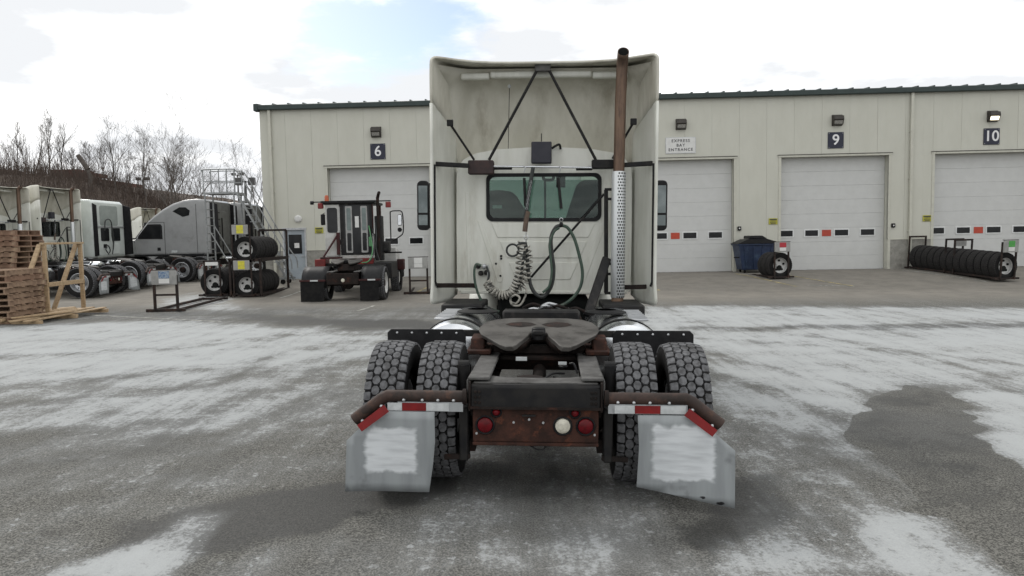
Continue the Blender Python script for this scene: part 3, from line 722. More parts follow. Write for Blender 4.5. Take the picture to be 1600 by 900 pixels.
def flap_mat(x0, x1, z0, z1, smear):
    m = bpy.data.materials.new('grey_flap_with_scrubbed_area'); m.use_nodes = True
    N, L = m.node_tree.nodes, m.node_tree.links; b = N['Principled BSDF']; b.inputs['Roughness'].default_value = .5
    tc = N.new('ShaderNodeTexCoord'); sp_ = N.new('ShaderNodeSeparateXYZ'); L.new(tc.outputs['Object'], sp_.inputs[0])
    def nz(sc, st, det=5):
        mp = N.new('ShaderNodeMapping'); mp.inputs['Scale'].default_value = st; L.new(tc.outputs['Object'], mp.inputs[0])
        n = N.new('ShaderNodeTexNoise'); n.inputs['Scale'].default_value = sc; n.inputs['Detail'].default_value = det; L.new(mp.outputs[0], n.inputs['Vector']); return n.outputs['Fac']
    def mth(op, a, c=0.0, d=0.0):
        n = N.new('ShaderNodeMath'); n.operation = op
        for i, v in enumerate((a, c, d)):
            if isinstance(v, (int, float)): n.inputs[i].default_value = v
            else: L.new(v, n.inputs[i])
        return n.outputs[0]
    def rng(v, a, c):
        r = N.new('ShaderNodeMapRange'); r.interpolation_type = 'SMOOTHSTEP'; r.inputs['From Min'].default_value = a; r.inputs['From Max'].default_value = c; L.new(v, r.inputs['Value']); return r.outputs[0]
    def mix(f, a, c):
        mx = N.new('ShaderNodeMix'); mx.data_type = 'RGBA'; L.new(f, mx.inputs['Factor']); k = [i for i in mx.inputs if i.type == 'RGBA']
        for s_, v in zip(k, (a, c)):
            if isinstance(v, tuple): s_.default_value = (*v, 1)
            else: L.new(v, s_)
        return [o for o in mx.outputs if o.type == 'RGBA'][0]
    wob = mth('MULTIPLY_ADD', nz(30, (.25, 1, 1)), .07, -.035); wob2 = mth('MULTIPLY_ADD', nz(9, (1, 1, 1)), .10, -.05)
    X = mth('ADD', sp_.outputs['X'], wob); Z = mth('ADD', sp_.outputs['Z'], wob2)
    k = mth('MULTIPLY', mth('MULTIPLY', rng(X, x0 - .012, x0 + .022), rng(mth('MULTIPLY', X, -1.0), -x1 - .012, -x1 + .022)), mth('MULTIPLY', rng(Z, z0 - .012, z0 + .018), rng(mth('MULTIPLY', Z, -1.0), -z1 - .012, -z1 + .018)))
    br = nz(9, (.5, 1, 3.5), 8)
    base = mix(rng(nz(3, (4, 1, .7)), .35, .7), (.275, .295, .30), (.22, .235, .242)); base = mix(rng(nz(8, (1, 1, 1), 8), .58, .75), base, (.17, .18, .185))
    white = mix(rng(br, .35, .75), (.64, .665, .68), (.47, .49, .505))
    col = mix(mth('MULTIPLY', k, mth('MULTIPLY_ADD', nz(4, (1, 1, 1)), .5, .62)), base, white)
    for cx, cz, r in smear:
        d = mth('SQRT', mth('ADD', mth('POWER', mth('SUBTRACT', X, cx), 2.0), mth('MULTIPLY', mth('POWER', mth('SUBTRACT', Z, cz), 2.0), 4.0)))
        f = mth('SUBTRACT', 1.0, rng(d, r*.6, r)); col = mix(f, col, (.02, .02, .022))
    L.new(col, b.inputs['Base Color']); return m
def flapsurf(outline, bend, name, patch, label, smear=()):
    """outline: px polygon; bend(x,z)->y"""
    pts = [P(a, b, -.66) for a, b in outline]
    xs_ = [p.x for p in pts]; zs_ = [p.z for p in pts]; x0, x1, z0, z1 = min(xs_), max(xs_), min(zs_), max(zs_)
    bm = bmesh.new(); vs = [bm.verts.new((p.x, 0, p.z)) for p in pts]; bm.faces.new(vs)
    for i in range(1, 9):
        for co, no in (((x0 + (x1-x0)*i/9, 0, 0), (1, 0, 0)), ((0, 0, z0 + (z1-z0)*i/9), (0, 0, 1))):
            bmesh.ops.bisect_plane(bm, geom=bm.verts[:] + bm.edges[:] + bm.faces[:], plane_co=co, plane_no=no)
    for v in bm.verts: v.co.y = bend((v.co.x-x0)/(x1-x0), (v.co.z-z0)/(z1-z0))
    me = bpy.data.meshes.new(name); bm.to_mesh(me); bm.free(); me.materials.append(M_flap)
    me.polygons.foreach_set('use_smooth', [True]*len(me.polygons))
    o = bpy.data.objects.new(name, me); scene.collection.objects.link(o); o.parent = truck; o['label'] = label
    md = o.modifiers.new('t', 'SOLIDIFY'); md.thickness = .008; md.offset = 0
    pp = [P(a, b, -.66) for a, b in patch]
    me.materials.clear(); me.materials.append(flap_mat(min(p.x for p in pp), max(p.x for p in pp), min(p.z for p in pp), max(p.z for p in pp), smear))
    return o
flapsurf([(601, 643), (679, 643), (680, 690), (677, 725), (671, 768), (541, 766), (542, 688), (565, 666)],
         lambda u, v: -.655 - .03*(1-v)*(1-u) + .012*math.sin(u*5), 'mudflap', [(570, 668), (652, 739)], 'light grey mudflap on the left with a scrubbed white square')
flapsurf([(997, 650), (1072, 650), (1112, 672), (1147, 702), (1144, 788), (1070, 776), (995, 762), (999, 700)],
         lambda u, v: -.655 - .06*(1-v)*(u) + .014*math.sin(u*4 + 1), 'mudflap', [(1020, 664), (1115, 752)], 'curled light grey mudflap on the right with a scrubbed white square', [(P(1122, 781, -.66).x, P(1122, 781, -.66).z, .032), (P(1095, 775, -.66).x, P(1095, 775, -.66).z, .018)])
# ---- black flaps in front of the drive tyres
for s in (-1, 1):
    MB().poly3([(s*p, .60, q) for p, q in ((.545, .30), (1.22, .30), (1.22, .955), (1.19, .985), (.61, .985), (.585, .96), (.585, .75), (.545, .70))], (0, .012, 0)).build('front_flap', M_blackp, truck, bevel=.004)
    MB().bar((s*.40, .64, .95), (s*1.2, .64, .95), .05, .05).build('flap_bracket', M_black, truck)
    for t in (.66, .78, .90, 1.02, 1.14): MB().lathe([(0, -.008), (.009, -.004), (.010, .004)], 'y', (s*t, .597, .955), 8).build('bolt', M_alu, truck)
# ---- fifth wheel
def tiltz(y): return .915 + .156 * y          # plate tips down to the rear
plan = [(-.06, .02), (-.075, -.06), (-.125, -.20), (-.145, -.27), (-.17, -.322), (-.225, -.325), (-.27, -.27), (-.42, -.02), (-.445, .08), (-.445, .17), (-.41, .30), (-.33, .385), (-.22, .42), (0, .425)]
plan = [(x_*1.06, y_*1.05 + .42) for x_, y_ in plan]
plan = plan + [(-x_, y_) for x_, y_ in reversed(plan[:-1])]
mb = MB(); n_ = len(plan)
mb.add([(x_, y_, tiltz(y_)) for x_, y_ in plan] + [(x_*.97, y_ + .01, tiltz(y_) - .035) for x_, y_ in plan],
       [tuple(range(n_)), tuple(range(2*n_-1, n_-1, -1))] + [(i, (i+1) % n_, n_+(i+1) % n_, n_+i) for i in range(n_)])
fwp = mb.build('fifth_wheel_plate', M_plate, truck, bevel=.004, smooth=18)
# skirt, throat, jaw and grease
sk_ = [(-.43, .10), (-.30, -.22), (-.20, -.29), (-.12, -.17), (-.07, -.03), (.07, -.03), (.12, -.17), (.20, -.29), (.30, -.22), (.43, .10)]
sk_ = [(x_, y_ + .46) for x_, y_ in sk_]
rows = [[(x_*.96, y_, tiltz(y_) - .03) for x_, y_ in sk_], [(x_*.86, y_ + .05, tiltz(y_) - .085) for x_, y_ in sk_]]
MB().grid(rows).build('plate_skirt', M_rustdark, fwp, solid=.012, smooth=20)
MB().lathe([(.0, .0), (.050, .0), (.055, -.03), (.055, -.09)], 'z', (0, .44, tiltz(.44) + .040), 16).build('locking_jaw', M_blackp, fwp, bevel=.004)
MB().box(-.045, .045, .36, .47, tiltz(.42) - .01, tiltz(.42) + .03).build('jaw_block', M_black, fwp, bevel=.01)
for s in (-1, 1):
    rows = []
    for i in range(9):
        a = PI * 2 * i / 8
        rows.append([(s*.145 + math.cos(a)*.12*k, .665 + math.sin(a)*.075*k, tiltz(.665 + math.sin(a)*.075*k) + .0015 + .002*(1-k)) for k in (.05, .6, .85 + .1*math.sin(i*2.1), 1.0 + .08*math.sin(i*3.3))])
    MB().grid(rows).build('grease_patch', M_rustdark, fwp)
    MB().prism([(.36, .83), (.66, .83), (.60, .955), (.42, .94)], 'x', s*.47 - .055, s*.47 + .055).build('fifth_wheel_bracket', M_rust, truck, bevel=.01)
    MB().box(min(s*.36, s*.55), max(s*.36, s*.55), .30, .72, .83, .862).build('bracket_foot', M_rust, truck, bevel=.006)
MB().box(-.34, .34, .36, .66, .78, .81).build('slide_base', M_rustdark, truck, bevel=.006)
MB().box(-.36, .36, .44, .58, .815, .88).build('cross_tube', M_rustdark, truck, bevel=.01)
# clutter between the rails
for i in range(16):
    a = Vector((random.uniform(-.3, .3), random.uniform(-.35, .3), random.uniform(.58, .80)))
    b = a + Vector((random.uniform(-.25, .25), random.uniform(-.15, .25), random.uniform(-.1, .06)))
    c = (a + b) / 2 + Vector((0, 0, random.uniform(-.06, .05)))
    MB().tube(spline([a, c, b], 6), random.choice((.008, .011, .016)), 7).build('air_hose', M_blackp if i % 3 else M_rustdark, truck)
MB().box(-.155, -.075, .02, .03, .835, .862).build('label_tag', M_tapewhite, truck); MB().box(.15, .21, .0, .012, .812, .832).build('label_tag', M_tapewhite, truck)
MB().cyl((-.35, -.08, .70), (.35, -.08, .70), .035, n=12).build('track_bar', M_rustdark, truck)
MB().lathe([(0, -.10), (.09, -.09), (.1, .0), (.09, .09), (0, .10)], 'x', (-.05, -.12, .66), 18).build('brake_chamber', M_rustdark, truck)
for s in (-1, 1): MB().lathe([(0, -.10), (.075, -.09), (.085, .0), (.075, .09), (0, .10)], 'y', (s*.22, -.28, .50), 18).build('brake_chamber', M_rustdark, truck)

# ---- fuel tanks, steps, decks
for s in (-1, 1):
    tk = MB().lathe([(0, 1.12), (.26, 1.13), (.33, 1.17), (.345, 1.22), (.345, 3.0), (.32, 3.05), (0, 3.06)], 'y', (s*.76, 0, .63), 40).build('fuel_tank', M_chrome, truck)
    for y_ in (1.42, 2.6): MB().lathe([(.348, y_ - .03), (.356, y_ - .03), (.356, y_ + .03), (.348, y_ + .03)], 'y', (s*.76, 0, .63), 40).build('tank_strap', M_black, tk)
    dk = MB().box(s*.90 - .085, s*.90 + .085, 1.5, 2.3, .955, .975).build('step_deck', M_alu, truck, bevel=.006)
    for k in range(6): MB().box(s*.90 - .075, s*.90 + .075, 1.53 + k*.13, 1.57 + k*.13, .976, .988).build('tread_bar', M_alu, dk)
    MB().box(s*.86 - .22, s*.86 + .22, 2.55, 3.3, .88, 1.0).build('side_box', M_black, truck, bevel=.015)
    MB().lathe([(0, .98), (.20, .99), (.20, 1.0), (.10, 1.02)], 'z', (s*.62, 1.9, 0), 20).build('tank_cap', M_blackp, truck)
MB().box(-.44, .44, .98, 1.3, .83, .88).build('rail_deck', M_rustdark, truck, bevel=.01)
MB().box(-.37, .37, 1.75, 1.95, .83, 1.02).build('bulkhead_bar', M_black, truck, bevel=.02)
MB().box(-.42, .42, 2.3, 3.2, .80, .86).build('catwalk', M_rustdark, truck, bevel=.006)
MB().box(-.80, .80, 3.4, 3.62, .80, 1.06).build('under_cab_shadow_beam', M_darkint, truck) if False else None
MB().box(-.55, .55, 3.55, 5.0, .62, 1.0).build('transmission', M_darkint, truck, bevel=.05)
for i in range(9):
    a = Vector((random.uniform(-.3, .25), 2.3, random.uniform(.93, 1.0)))
    MB().tube(spline([a, a + Vector((.1, -.1, .05)), a + Vector((.22, .0, .0)), a + Vector((.3, .1, -.03))], 5), .016, 7).build('hose_fitting', M_alu if i % 2 else M_rustdark, truck)

# ---- cab
YC = 3.45
cab_out = [(1.02, 1.10), (1.025, 1.8), (1.02, 2.42), (1.0, 2.54), (.94, 2.62), (.80, 2.69), (.55, 2.735), (0, 2.765)]
cab_out = [(.97, 1.065)] + cab_out
cab_out = cab_out + [(-x_, z_) for x_, z_ in reversed(cab_out[:-1])]
def ringwall(out, inn, y, name, m, parent, c, n=120, th=.03):
    def hit(poly, a):
        d = (math.cos(a), math.sin(a)); best = 0
        for (x0, z0), (x1, z1) in zip(poly, poly[1:] + poly[:1]):
            ex, ez = x1-x0, z1-z0; det = d[0]*(-ez) + ex*d[1]
            if abs(det) < 1e-12: continue
            t = ((x0-c[0])*(-ez) + ex*(z0-c[1])) / det; u = (d[0]*(z0-c[1]) - d[1]*(x0-c[0])) / det
            if t > 0 and -1e-6 <= u <= 1 + 1e-6: best = max(best, t)
        return (c[0] + d[0]*best, c[1] + d[1]*best)
    ang = [2*PI*k/n for k in range(n)] + [math.atan2(z_-c[1], x_-c[0]) % (2*PI) for x_, z_ in out] + [math.atan2(z_-c[1], x_-c[0]) % (2*PI) for x_, z_ in inn]
    ang = sorted(set(round(a, 5) for a in ang)); rows = []
    for a in ang + [ang[0]]:
        p, q = hit(out, a), hit(inn, a); rows.append([(p[0], y, p[1]), (q[0], y, q[1]), (q[0], y + th, q[1])])
    return MB().grid(rows).build(name, m, parent, smooth=30)
win = rrect(-.665, .665, 1.905, 2.45, .075, 6)
cab = ringwall(cab_out, win, YC, 'cab_back', M_white, truck, (0, 2.18))
MB().poly3([(x_, YC + .012, z_) for x_, z_ in win], (0, .006, 0)).build('rear_window', M_glass, truck)
inner = [(x_*.955, 2.178 + (z_-2.178)*.88) for x_, z_ in win]
rows = [[(a[0], YC - .012, a[1]), (b[0], YC - .010, b[1]), (b[0], YC + .02, b[1])] for a, b in zip([(x_*1.012, 2.178 + (z_-2.178)*1.03) for x_, z_ in win] + [(win[0][0]*1.012, 2.178 + (win[0][1]-2.178)*1.03)], inner + inner[:1])]
MB().grid(rows).build('window_seal', M_blackp, truck)
# roof, side skins and front of the cab
rows = []
for y_, k, dz in ((YC, 1, 0), (YC + .05, 1.004, .004), (4.9, 1.0, .01), (5.15, .97, -.05)):
    rows.append([(x_*k, y_, z_ + dz if z_ > 2 else z_) for x_, z_ in cab_out if z_ >= 2.42])
MB().grid(rows).build('cab_roof', M_white, truck, solid=.02)
for s in (-1, 1):
    mb = MB(); X = s*1.02; t = s*.03
    def sb(y0, y1, z0, z1): mb.box(min(X, X-t), max(X, X-t), y0, y1, z0, z1)
    sb(YC + .002, 5.3, 1.07, 1.86); sb(YC + .002, 3.98, 1.86, 2.44); sb(4.02, 5.2, 2.38, 2.46)
    mb.bar((X - t/2, 5.55, 1.86), (X - t/2, 5.02, 2.44), .06, .03)
    sd = mb.build('cab_side', M_white, truck, bevel=.006)
    MB().poly3([(X - t/2, 3.99, 1.86), (X - t/2, 5.5, 1.86), (X - t/2, 5.05, 2.40), (X - t/2, 3.99, 2.40)], (.005, 0, 0)).build('side_window', M_glass, truck)
    MB().box(X - .012, X + .012, 4.1, 4.3, 1.42, 1.50).build('door_handle', M_blackp, sd)
MB().poly3([(-1.0, 5.55, 1.86), (1.0, 5.55, 1.86), (.95, 5.08, 2.5), (-.95, 5.08, 2.5)], (0, .006, 0)).build('windshield', M_glass, truck)
MB().box(-1.0, 1.0, 5.2, 5.5, .95, 1.80).build('dashboard', M_darkint, truck, bevel=.05)
MB().box(-.99, .99, 3.6, 5.2, 1.07, 1.12).build('cab_floor', M_darkint, truck)
MB().box(-.95, .95, 3.62, 4.6, 2.60, 2.625).build('headliner', M_darkint, truck)
for pts in ([(-.95, 1.3), (-.16, 1.3), (-.16, 1.92), (-.34, 2.22), (-.40, 2.28), (-.56, 2.30), (-.84, 2.28), (-.95, 2.2)], [(.95, 1.3), (.26, 1.3), (.26, 1.92), (.40, 2.36), (.48, 2.42), (.86, 2.42), (.95, 2.3)]):
    sb_ = MB().poly3([(a, 4.0, b) for a, b in pts], (0, .14, 0)).build('seat_back', M_darkint, truck, bevel=.04, seg=3)
    cx_ = sum(a for a, b in pts)/len(pts); MB().box(cx_ - .3, cx_ + .3, 4.15, 4.6, 1.2, 1.45).build('seat_cushion', M_darkint, sb_, bevel=.05)
for x_ in (-.98, .98): MB().bar((x_, 5.53, 1.86), (x_*.97, 5.07, 2.5), .07, .05).build('windshield_pillar', M_darkint, truck)
MB().bar((0, 5.53, 1.87), (0, 5.08, 2.5), .03, .03).build('windshield_divider', M_blackp, truck)
MB().poly3([(-.86, 3.56, 1.92), (-.52, 3.56, 1.92), (-.34, 3.56, 1.98), (-.45, 3.56, 2.27), (-.54, 3.56, 2.31), (-.66, 3.56, 2.31)], (0, .05, 0)).build('coat_hanging', M_darkint, truck, bevel=.02) if False else None
MB().box(-.60, -.49, YC + .03, YC + .034, 2.05, 2.09).build('window_sticker', M_tapewhite, truck)
MB().tube(spline([(-.02, 4.5, 2.50), (.0, 4.5, 2.46), (.1, 4.5, 2.46), (.12, 4.5, 2.50)], 5), .02, 8).box(.15, .27, 4.45, 4.55, 2.36, 2.6).build('visor_console', M_darkint, truck)
# pressed panels in the back wall
def pressed(poly, d=.010, nm='pressed_panel'):
    MB().poly3([Vector((P(a, b, YC).x, YC - d, P(a, b, YC).z)) for a, b in poly], (0, d + .004, 0)).build(nm, M_white, truck, bevel=.006, seg=2)
pressed([(768, 349), (930, 349), (919, 371), (777, 371)]); pressed([(781, 377), (917, 377), (906, 403), (792, 403)])
pressed([(795, 410), (903, 410), (891, 437), (807, 437)])
pressed([(746, 345), (752, 345), (786, 436), (784, 441), (777, 441)], .006); pressed([(942, 345), (949, 345), (913, 442), (907, 441), (905, 437)], .006)
pressed([(727, 300), (733, 300), (737, 448), (731, 448)], .005)
MB().box(-.98, .98, YC - .02, YC + .04, 1.045, 1.085).build('cab_sill', M_white, truck, bevel=.008)
for a, b in ((783, 404), (783, 400), (775, 412), (782, 431), (741, 448)): MB().lathe([(0, -.006), (.014, -.004), (.014, .004)], 'y', P(a, b, YC - .006), 8).build('rivet', M_blackp, truck)
# hood, fenders, bumper
rows = []
for y_, w_, z1, z0 in ((5.30, 1.0, 1.84, .95), (5.6, .98, 1.80, .92), (6.4, .80, 1.62, .85), (7.0, .66, 1.45, .75), (7.25, .58, 1.25, .7)):
    rows.append([(-w_, y_, z0), (-w_, y_, z1 - .15), (-w_*.85, y_, z1), (w_*.85, y_, z1), (w_, y_, z1 - .15), (w_, y_, z0)])
MB().grid(rows).build('hood', M_white, truck, sub=1, solid=.02)
MB().box(-.57, .57, 7.2, 7.27, .62, 1.2).build('grille', M_blackp, truck, bevel=.02)
MB().box(-1.1, 1.1, 7.2, 7.45, .35, .62).build('front_bumper', M_blackp, truck, bevel=.05, seg=3)
for s in (-1, 1):
    rows = []
    for k in range(9):
        a = math.radians(10 + 160*k/8); rows.append([(s*(.72 + .42*j/3), 6.25 + math.cos(a)*.60, TR_ + math.sin(a)*.58 - (.05 if j == 3 else 0)) for j in range(4)])
    MB().grid(rows).build('front_fender', M_white, truck, solid=.015)
# mirrors
for s in (-1, 1):
    q = P(661 if s < 0 else 1033, 321, 4.9)
    mi = MB().poly3([(q.x + a, 4.9, q.z + b) for a, b in rrect(-.085, .085, -.34, .34, .06, 4)], (0, .10, 0)).build('mirror_housing', M_blackp, truck, bevel=.015, seg=2)
    MB().box(q.x - .062, q.x + .062, 4.893, 4.899, q.z - .10, q.z + .27).build('mirror_glass', M_mirror, mi)
    MB().box(q.x - .062, q.x + .062, 4.893, 4.899, q.z - .27, q.z - .13).build('mirror_glass', M_mirror, mi)
    for z_ in (-.30, .30): MB().tube([(q.x, 4.97, q.z + z_), (s*1.2, 5.05, q.z + z_*.9), (s*.98, 5.1, q.z + z_*.8)], .016, 8).build('mirror_arm', M_blackp, mi)
# ---- side extenders and roof fairing
def Wf(y):
    pts = [(2.93, 1.235), (3.10, 1.205), (3.28, 1.14), (3.46, 1.075), (3.62, 1.045), (4.0, 1.02), (4.4, .99), (4.8, .93), (5.15, .84)]
    for (a, wa), (b, wb) in zip(pts[:-1], pts[1:]):
        if y <= b: return wa + (wb-wa)*max(0, (y-a)/(b-a))
    return .84
def seamz(y): return 3.19 - .30*sm(2.93, 3.7, y)
EY = [2.93, 2.96, 3.02, 3.10, 3.19, 3.28, 3.37, 3.46, 3.55, 3.64]
for s in (-1, 1):
    rows = []
    for i, y_ in enumerate(EY):
        zb = .955 + (.05 if i == 0 else .015 if i == 1 else 0) + .07*sm(3.3, 3.64, y_)
        zt = seamz(y_) - .004
        rows.append([(s*(Wf(y_) + (.012 if z_ < 1.2 else 0)), y_, z_) for z_ in [zb, zb + .05, 1.2, 1.6, 1.64, 2.0, 2.4, 2.44, 2.8, zt]])
    ex = MB().grid(rows).build('side_extender', M_white, truck, solid=.028, offset=0)
    MB().tube([(s*1.205, 2.975, 2.52), (s*1.207, 2.975, 2.2), (s*1.207, 2.975, 1.22), (s*1.19, 2.985, 1.17)], .013, 8).build('edge_seal', M_blackp, ex)
rows = []
FY = [2.93, 2.97, 3.05, 3.19, 3.37, 3.55, 3.7, 4.0, 4.3, 4.6, 4.9, 5.12]
def Ztop(y):
    pts = [(2.93, 3.70), (3.19, 3.705), (3.45, 3.68), (3.7, 3.62), (4.0, 3.50), (4.3, 3.34), (4.6, 3.13), (4.9, 2.88), (5.15, 2.66)]
    for (a, wa), (b, wb) in zip(pts[:-1], pts[1:]):
        if y <= b: return wa + (wb-wa)*max(0, (y-a)/(b-a))
    return 2.66
for y_ in FY:
    w_ = Wf(y_); zt = Ztop(y_); zb = min(seamz(y_), zt - .06) if y_ < 3.7 else min(2.89 - .25*sm(3.7, 4.4, y_), zt - .05)
    rc = min(.07 + .16*sm(3.0, 3.8, y_), (zt-zb)*.7); half = [(w_, zb), (w_, zb + (zt-rc-zb)*.5), (w_, zt - rc)]
    half += [(w_ - rc + rc*math.cos(math.radians(a)), zt - rc + rc*math.sin(math.radians(a))) for a in (22, 45, 68, 90)]
    half += [(w_*.62, zt - .004), (w_*.3, zt), (0, zt)]
    full = half + [(-x_, z_) for x_, z_ in reversed(half[:-1])]
    fw_ = sm(3.9, 2.93, y_) if False else 1 - sm(2.93, 4.0, y_)
    rows.append([(x_, y_ + .26*fw_*(1-(abs(x_)/w_)**5), z_ - .035*fw_*(1-(abs(x_)/w_)**4)) for x_, z_ in full])
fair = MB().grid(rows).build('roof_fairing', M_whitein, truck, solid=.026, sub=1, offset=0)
for x0, x1, zz in ((-.96, -.62, 3.56), (-.62, .55, 3.575), (.55, .96, 3.56)):
    MB().box(x0 + .004, x1 - .004, 3.34, 3.42, zz - .04, zz + .035).build('fairing_stiffener', M_white, fair, bevel=.02, seg=2)
rows = []
for j in range(15):
    z_ = 2.55 + 1.09*j/14; yb_ = 3.60 + .30*(3.62 - z_)/1.0; top = .24*sm(3.44, 3.66, z_)
    row_ = []
    for i in range(33):
        u = -1 + 2*i/32; e_ = max(0, (abs(u) - .75)/.25); y2 = yb_ - .30*e_*e_ - top; x_ = u*1.08 if e_ == 0 else math.copysign(.81 + (Wf(y2) + .012 - .81)*e_, u); row_.append((x_, y2, z_))
    rows.append(row_)
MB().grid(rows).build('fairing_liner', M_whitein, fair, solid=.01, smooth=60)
# struts, brackets, rails
YS = 3.22
def bar(a, b, ya, yb, w, name, m=None, rnd=True):
    A, B = P(*a, ya), P(*b, yb); mb = MB()
    (mb.cyl(A, B, w/2, n=10) if rnd else mb.bar(A, B, w, w, (0, 1, 0)))
    return mb.build(name, m or M_black, truck)
q = P(848, 104, 3.27); MB().box(q.x - .09, q.x + .09, 3.22, 3.30, q.z - .06, q.z + .05).build('fairing_bracket', M_railtop, truck, bevel=.008)
bar((764, 250), (841, 106), YS, 3.25, .034, 'fairing_strut'); bar((931, 250), (856, 106), YS, 3.25, .034, 'fairing_strut')
bar((741, 250), (703, 193), YS, 3.12, .026, 'fairing_strut'); bar((957, 248), (990, 191), YS, 3.12, .026, 'fairing_strut')
for a in ((703, 192), (990, 190)):
    q = P(*a, 3.11); MB().box(q.x - .035, q.x + .035, q.y - .01, q.y + .03, q.z - .035, q.z + .035).build('strut_foot', M_blackp, truck, bevel=.005)
def pbox(x0, y0, x1, y1, ya, yb, name, m, bv=.006):
    A, B = P(x0, y1, ya), P(x1, y0, ya)
    return MB().box(min(A.x, B.x), max(A.x, B.x), ya, yb, min(A.z, B.z), max(A.z, B.z)).build(name, m, truck, bevel=bv)
pbox(731, 250, 771, 272, 3.16, 3.3, 'junction_box', mat('dark_maroon_box', (.05, .028, .026), (.03, .02, .02), 9, .7, bump=.2), .01)
pbox(925, 249, 962, 263, 3.16, 3.3, 'stay_bracket', M_black, .008)
for a, b in (((676, 256), (733, 259)), ((958, 259), (1021, 255)), ((677, 446), (742, 446)), ((972, 449), (1010, 448))):
    A, B = P(*a, 3.05 if a[0] < 800 and a[1] < 300 else 3.05), P(*b, 3.12)
    if a[0] > 900: A, B = P(*a, 3.12), P(*b, 3.05)
    MB().bar(A, B, .045, .05, (0, 0, 1)).build('extender_stay', M_black if a[1] < 300 else M_rustdark, truck, bevel=.006)
bar((771, 260), (928, 262), 3.2, 3.2, .024, 'hose_rail', M_chrome)
pbox(771, 260, 800, 265, 3.22, 3.26, 'rail_backing', M_black); pbox(900, 260, 926, 266, 3.22, 3.26, 'rail_backing', M_black)
# satellite box and aerials
sb = pbox(830, 221, 862, 255, 3.24, 3.36, 'tracker_box', mat('navy_black_box', (.018, .018, .028), (.026, .026, .036), 8, .5), .01)
q = P(846, 221, 3.3); MB().cyl(q, q + Vector((0, 0, .09)), .006, n=6).build('stub_aerial', M_blackp, truck)
MB().tube(spline([P(862, 232, 3.4), P(868, 228, 3.4), P(874, 226, 3.4), P(876, 233, 3.42)], 5), .014, 8).build('cable_loop', M_blackp, truck)
A = P(794, 236, 3.5); MB().cyl(A, P(796, 137, 3.5), .004, n=6).build('aerial', M_black, truck)
MB().lathe([(0, -.022), (.016, -.016), (.022, 0), (.016, .016), (0, .022)], 'z', P(796, 135, 3.5), 12).build('aerial_tip', M_tapewhite, truck)
# ---- exhaust stack
def perf_mat():
    m = bpy.data.materials.new('perforated_heat_shield'); m.use_nodes = True
    N, L = m.node_tree.nodes, m.node_tree.links; b = N['Principled BSDF']
    t = N.new('ShaderNodeTexCoord'); s = N.new('ShaderNodeSeparateXYZ'); L.new(t.outputs['Object'], s.inputs[0])
    cx = P(966, 360, 3.06).x
    def mth(op, a, c=None):
        n = N.new('ShaderNodeMath'); n.operation = op
        for i, v in enumerate((a, c)):
            if v is None: continue
            if isinstance(v, (int, float)): n.inputs[i].default_value = v
            else: L.new(v, n.inputs[i])
        return n.outputs[0]
    xx = mth('SUBTRACT', s.outputs['X'], cx); yy = mth('SUBTRACT', s.outputs['Y'], 3.06)
    ang = mth('MULTIPLY', mth('ARCTAN2', xx, mth('MULTIPLY', yy, -1.0)), .075)
    cv_ = N.new('ShaderNodeCombineXYZ'); L.new(mth('MULTIPLY', ang, 34.0), cv_.inputs[0]); L.new(mth('MULTIPLY', s.outputs['Z'], 24.0), cv_.inputs[1])
    br = N.new('ShaderNodeTexBrick'); L.new(cv_.outputs[0], br.inputs['Vector']); br.inputs['Scale'].default_value = 1.0
    br.inputs['Mortar Size'].default_value = .17; br.inputs['Mortar Smooth'].default_value = .1; br.inputs['Brick Width'].default_value = 1.0; br.inputs['Row Height'].default_value = .8
    win_ = mth('MULTIPLY', mth('GREATER_THAN', ang, -.018), mth('LESS_THAN', ang, .10))
    f = mth('MULTIPLY', mth('SUBTRACT', 1.0, br.outputs['Fac']), win_)
    mx = N.new('ShaderNodeMix'); mx.data_type = 'RGBA'; L.new(f, mx.inputs['Factor'])
    ca = [i for i in mx.inputs if i.type == 'RGBA']; ca[0].default_value = (.60, .62, .62, 1); ca[1].default_value = (.03, .03, .03, 1)
    L.new([o for o in mx.outputs if o.type == 'RGBA'][0], b.inputs['Base Color'])
    b.inputs['Roughness'].default_value = .42; L.new(mth('MULTIPLY', mth('SUBTRACT', 1.0, f), .5), b.inputs['Metallic'])
    return m
SX = P(966, 360, 3.06).x
zt_, zb_ = P(966, 268, 3.06).z, P(966, 465, 3.06).z
stack_top = P(972, 92, 3.06); lowz = P(955, 490, 3.06)
sp = MB().tube([(SX, 3.06, zb_ - .02), (SX, 3.06, zt_), (SX + .01, 3.06, 3.2), (SX + .022, 3.06, 3.55), (SX + .024, 3.045, 3.62), (SX + .026, 3.01, 3.68), (SX + .026, 2.95, 3.715)], .062, 20, caps=False).build('exhaust_stack', M_stack, truck, solid=.004)
MB().lathe([(0, 0), (.055, 0)], 'y', (SX + .026, 2.975, 3.705), 16).build('bore_disc', M_darkint, sp)  # near-black disc set just inside the pipe mouth
MB().lathe([(.072, zb_), (.078, zb_ + .01), (.078, zt_ - .01), (.072, zt_)], 'z', (SX, 3.06, 0), 32).build('heat_shield', perf_mat(), truck)
MB().tube(spline([(SX, 3.06, zb_ + .02), (SX - .01, 3.06, zb_ - .06), (SX - .06, 3.08, zb_ - .16), (SX - .12, 3.12, zb_ - .26)], 5), .066, 18).build('exhaust_elbow', mat('tan_exhaust_elbow', (.22, .14, .09), (.13, .085, .06), 6, .5, metal=.3, bump=.15), truck)
q = Vector((SX - .07, 3.09, zb_ - .18)); MB().tube([q + Vector((-.0, 0, .03)), q + Vector((-.02, 0, -.03))], .075, 18).build('exhaust_clamp', M_alu, truck)
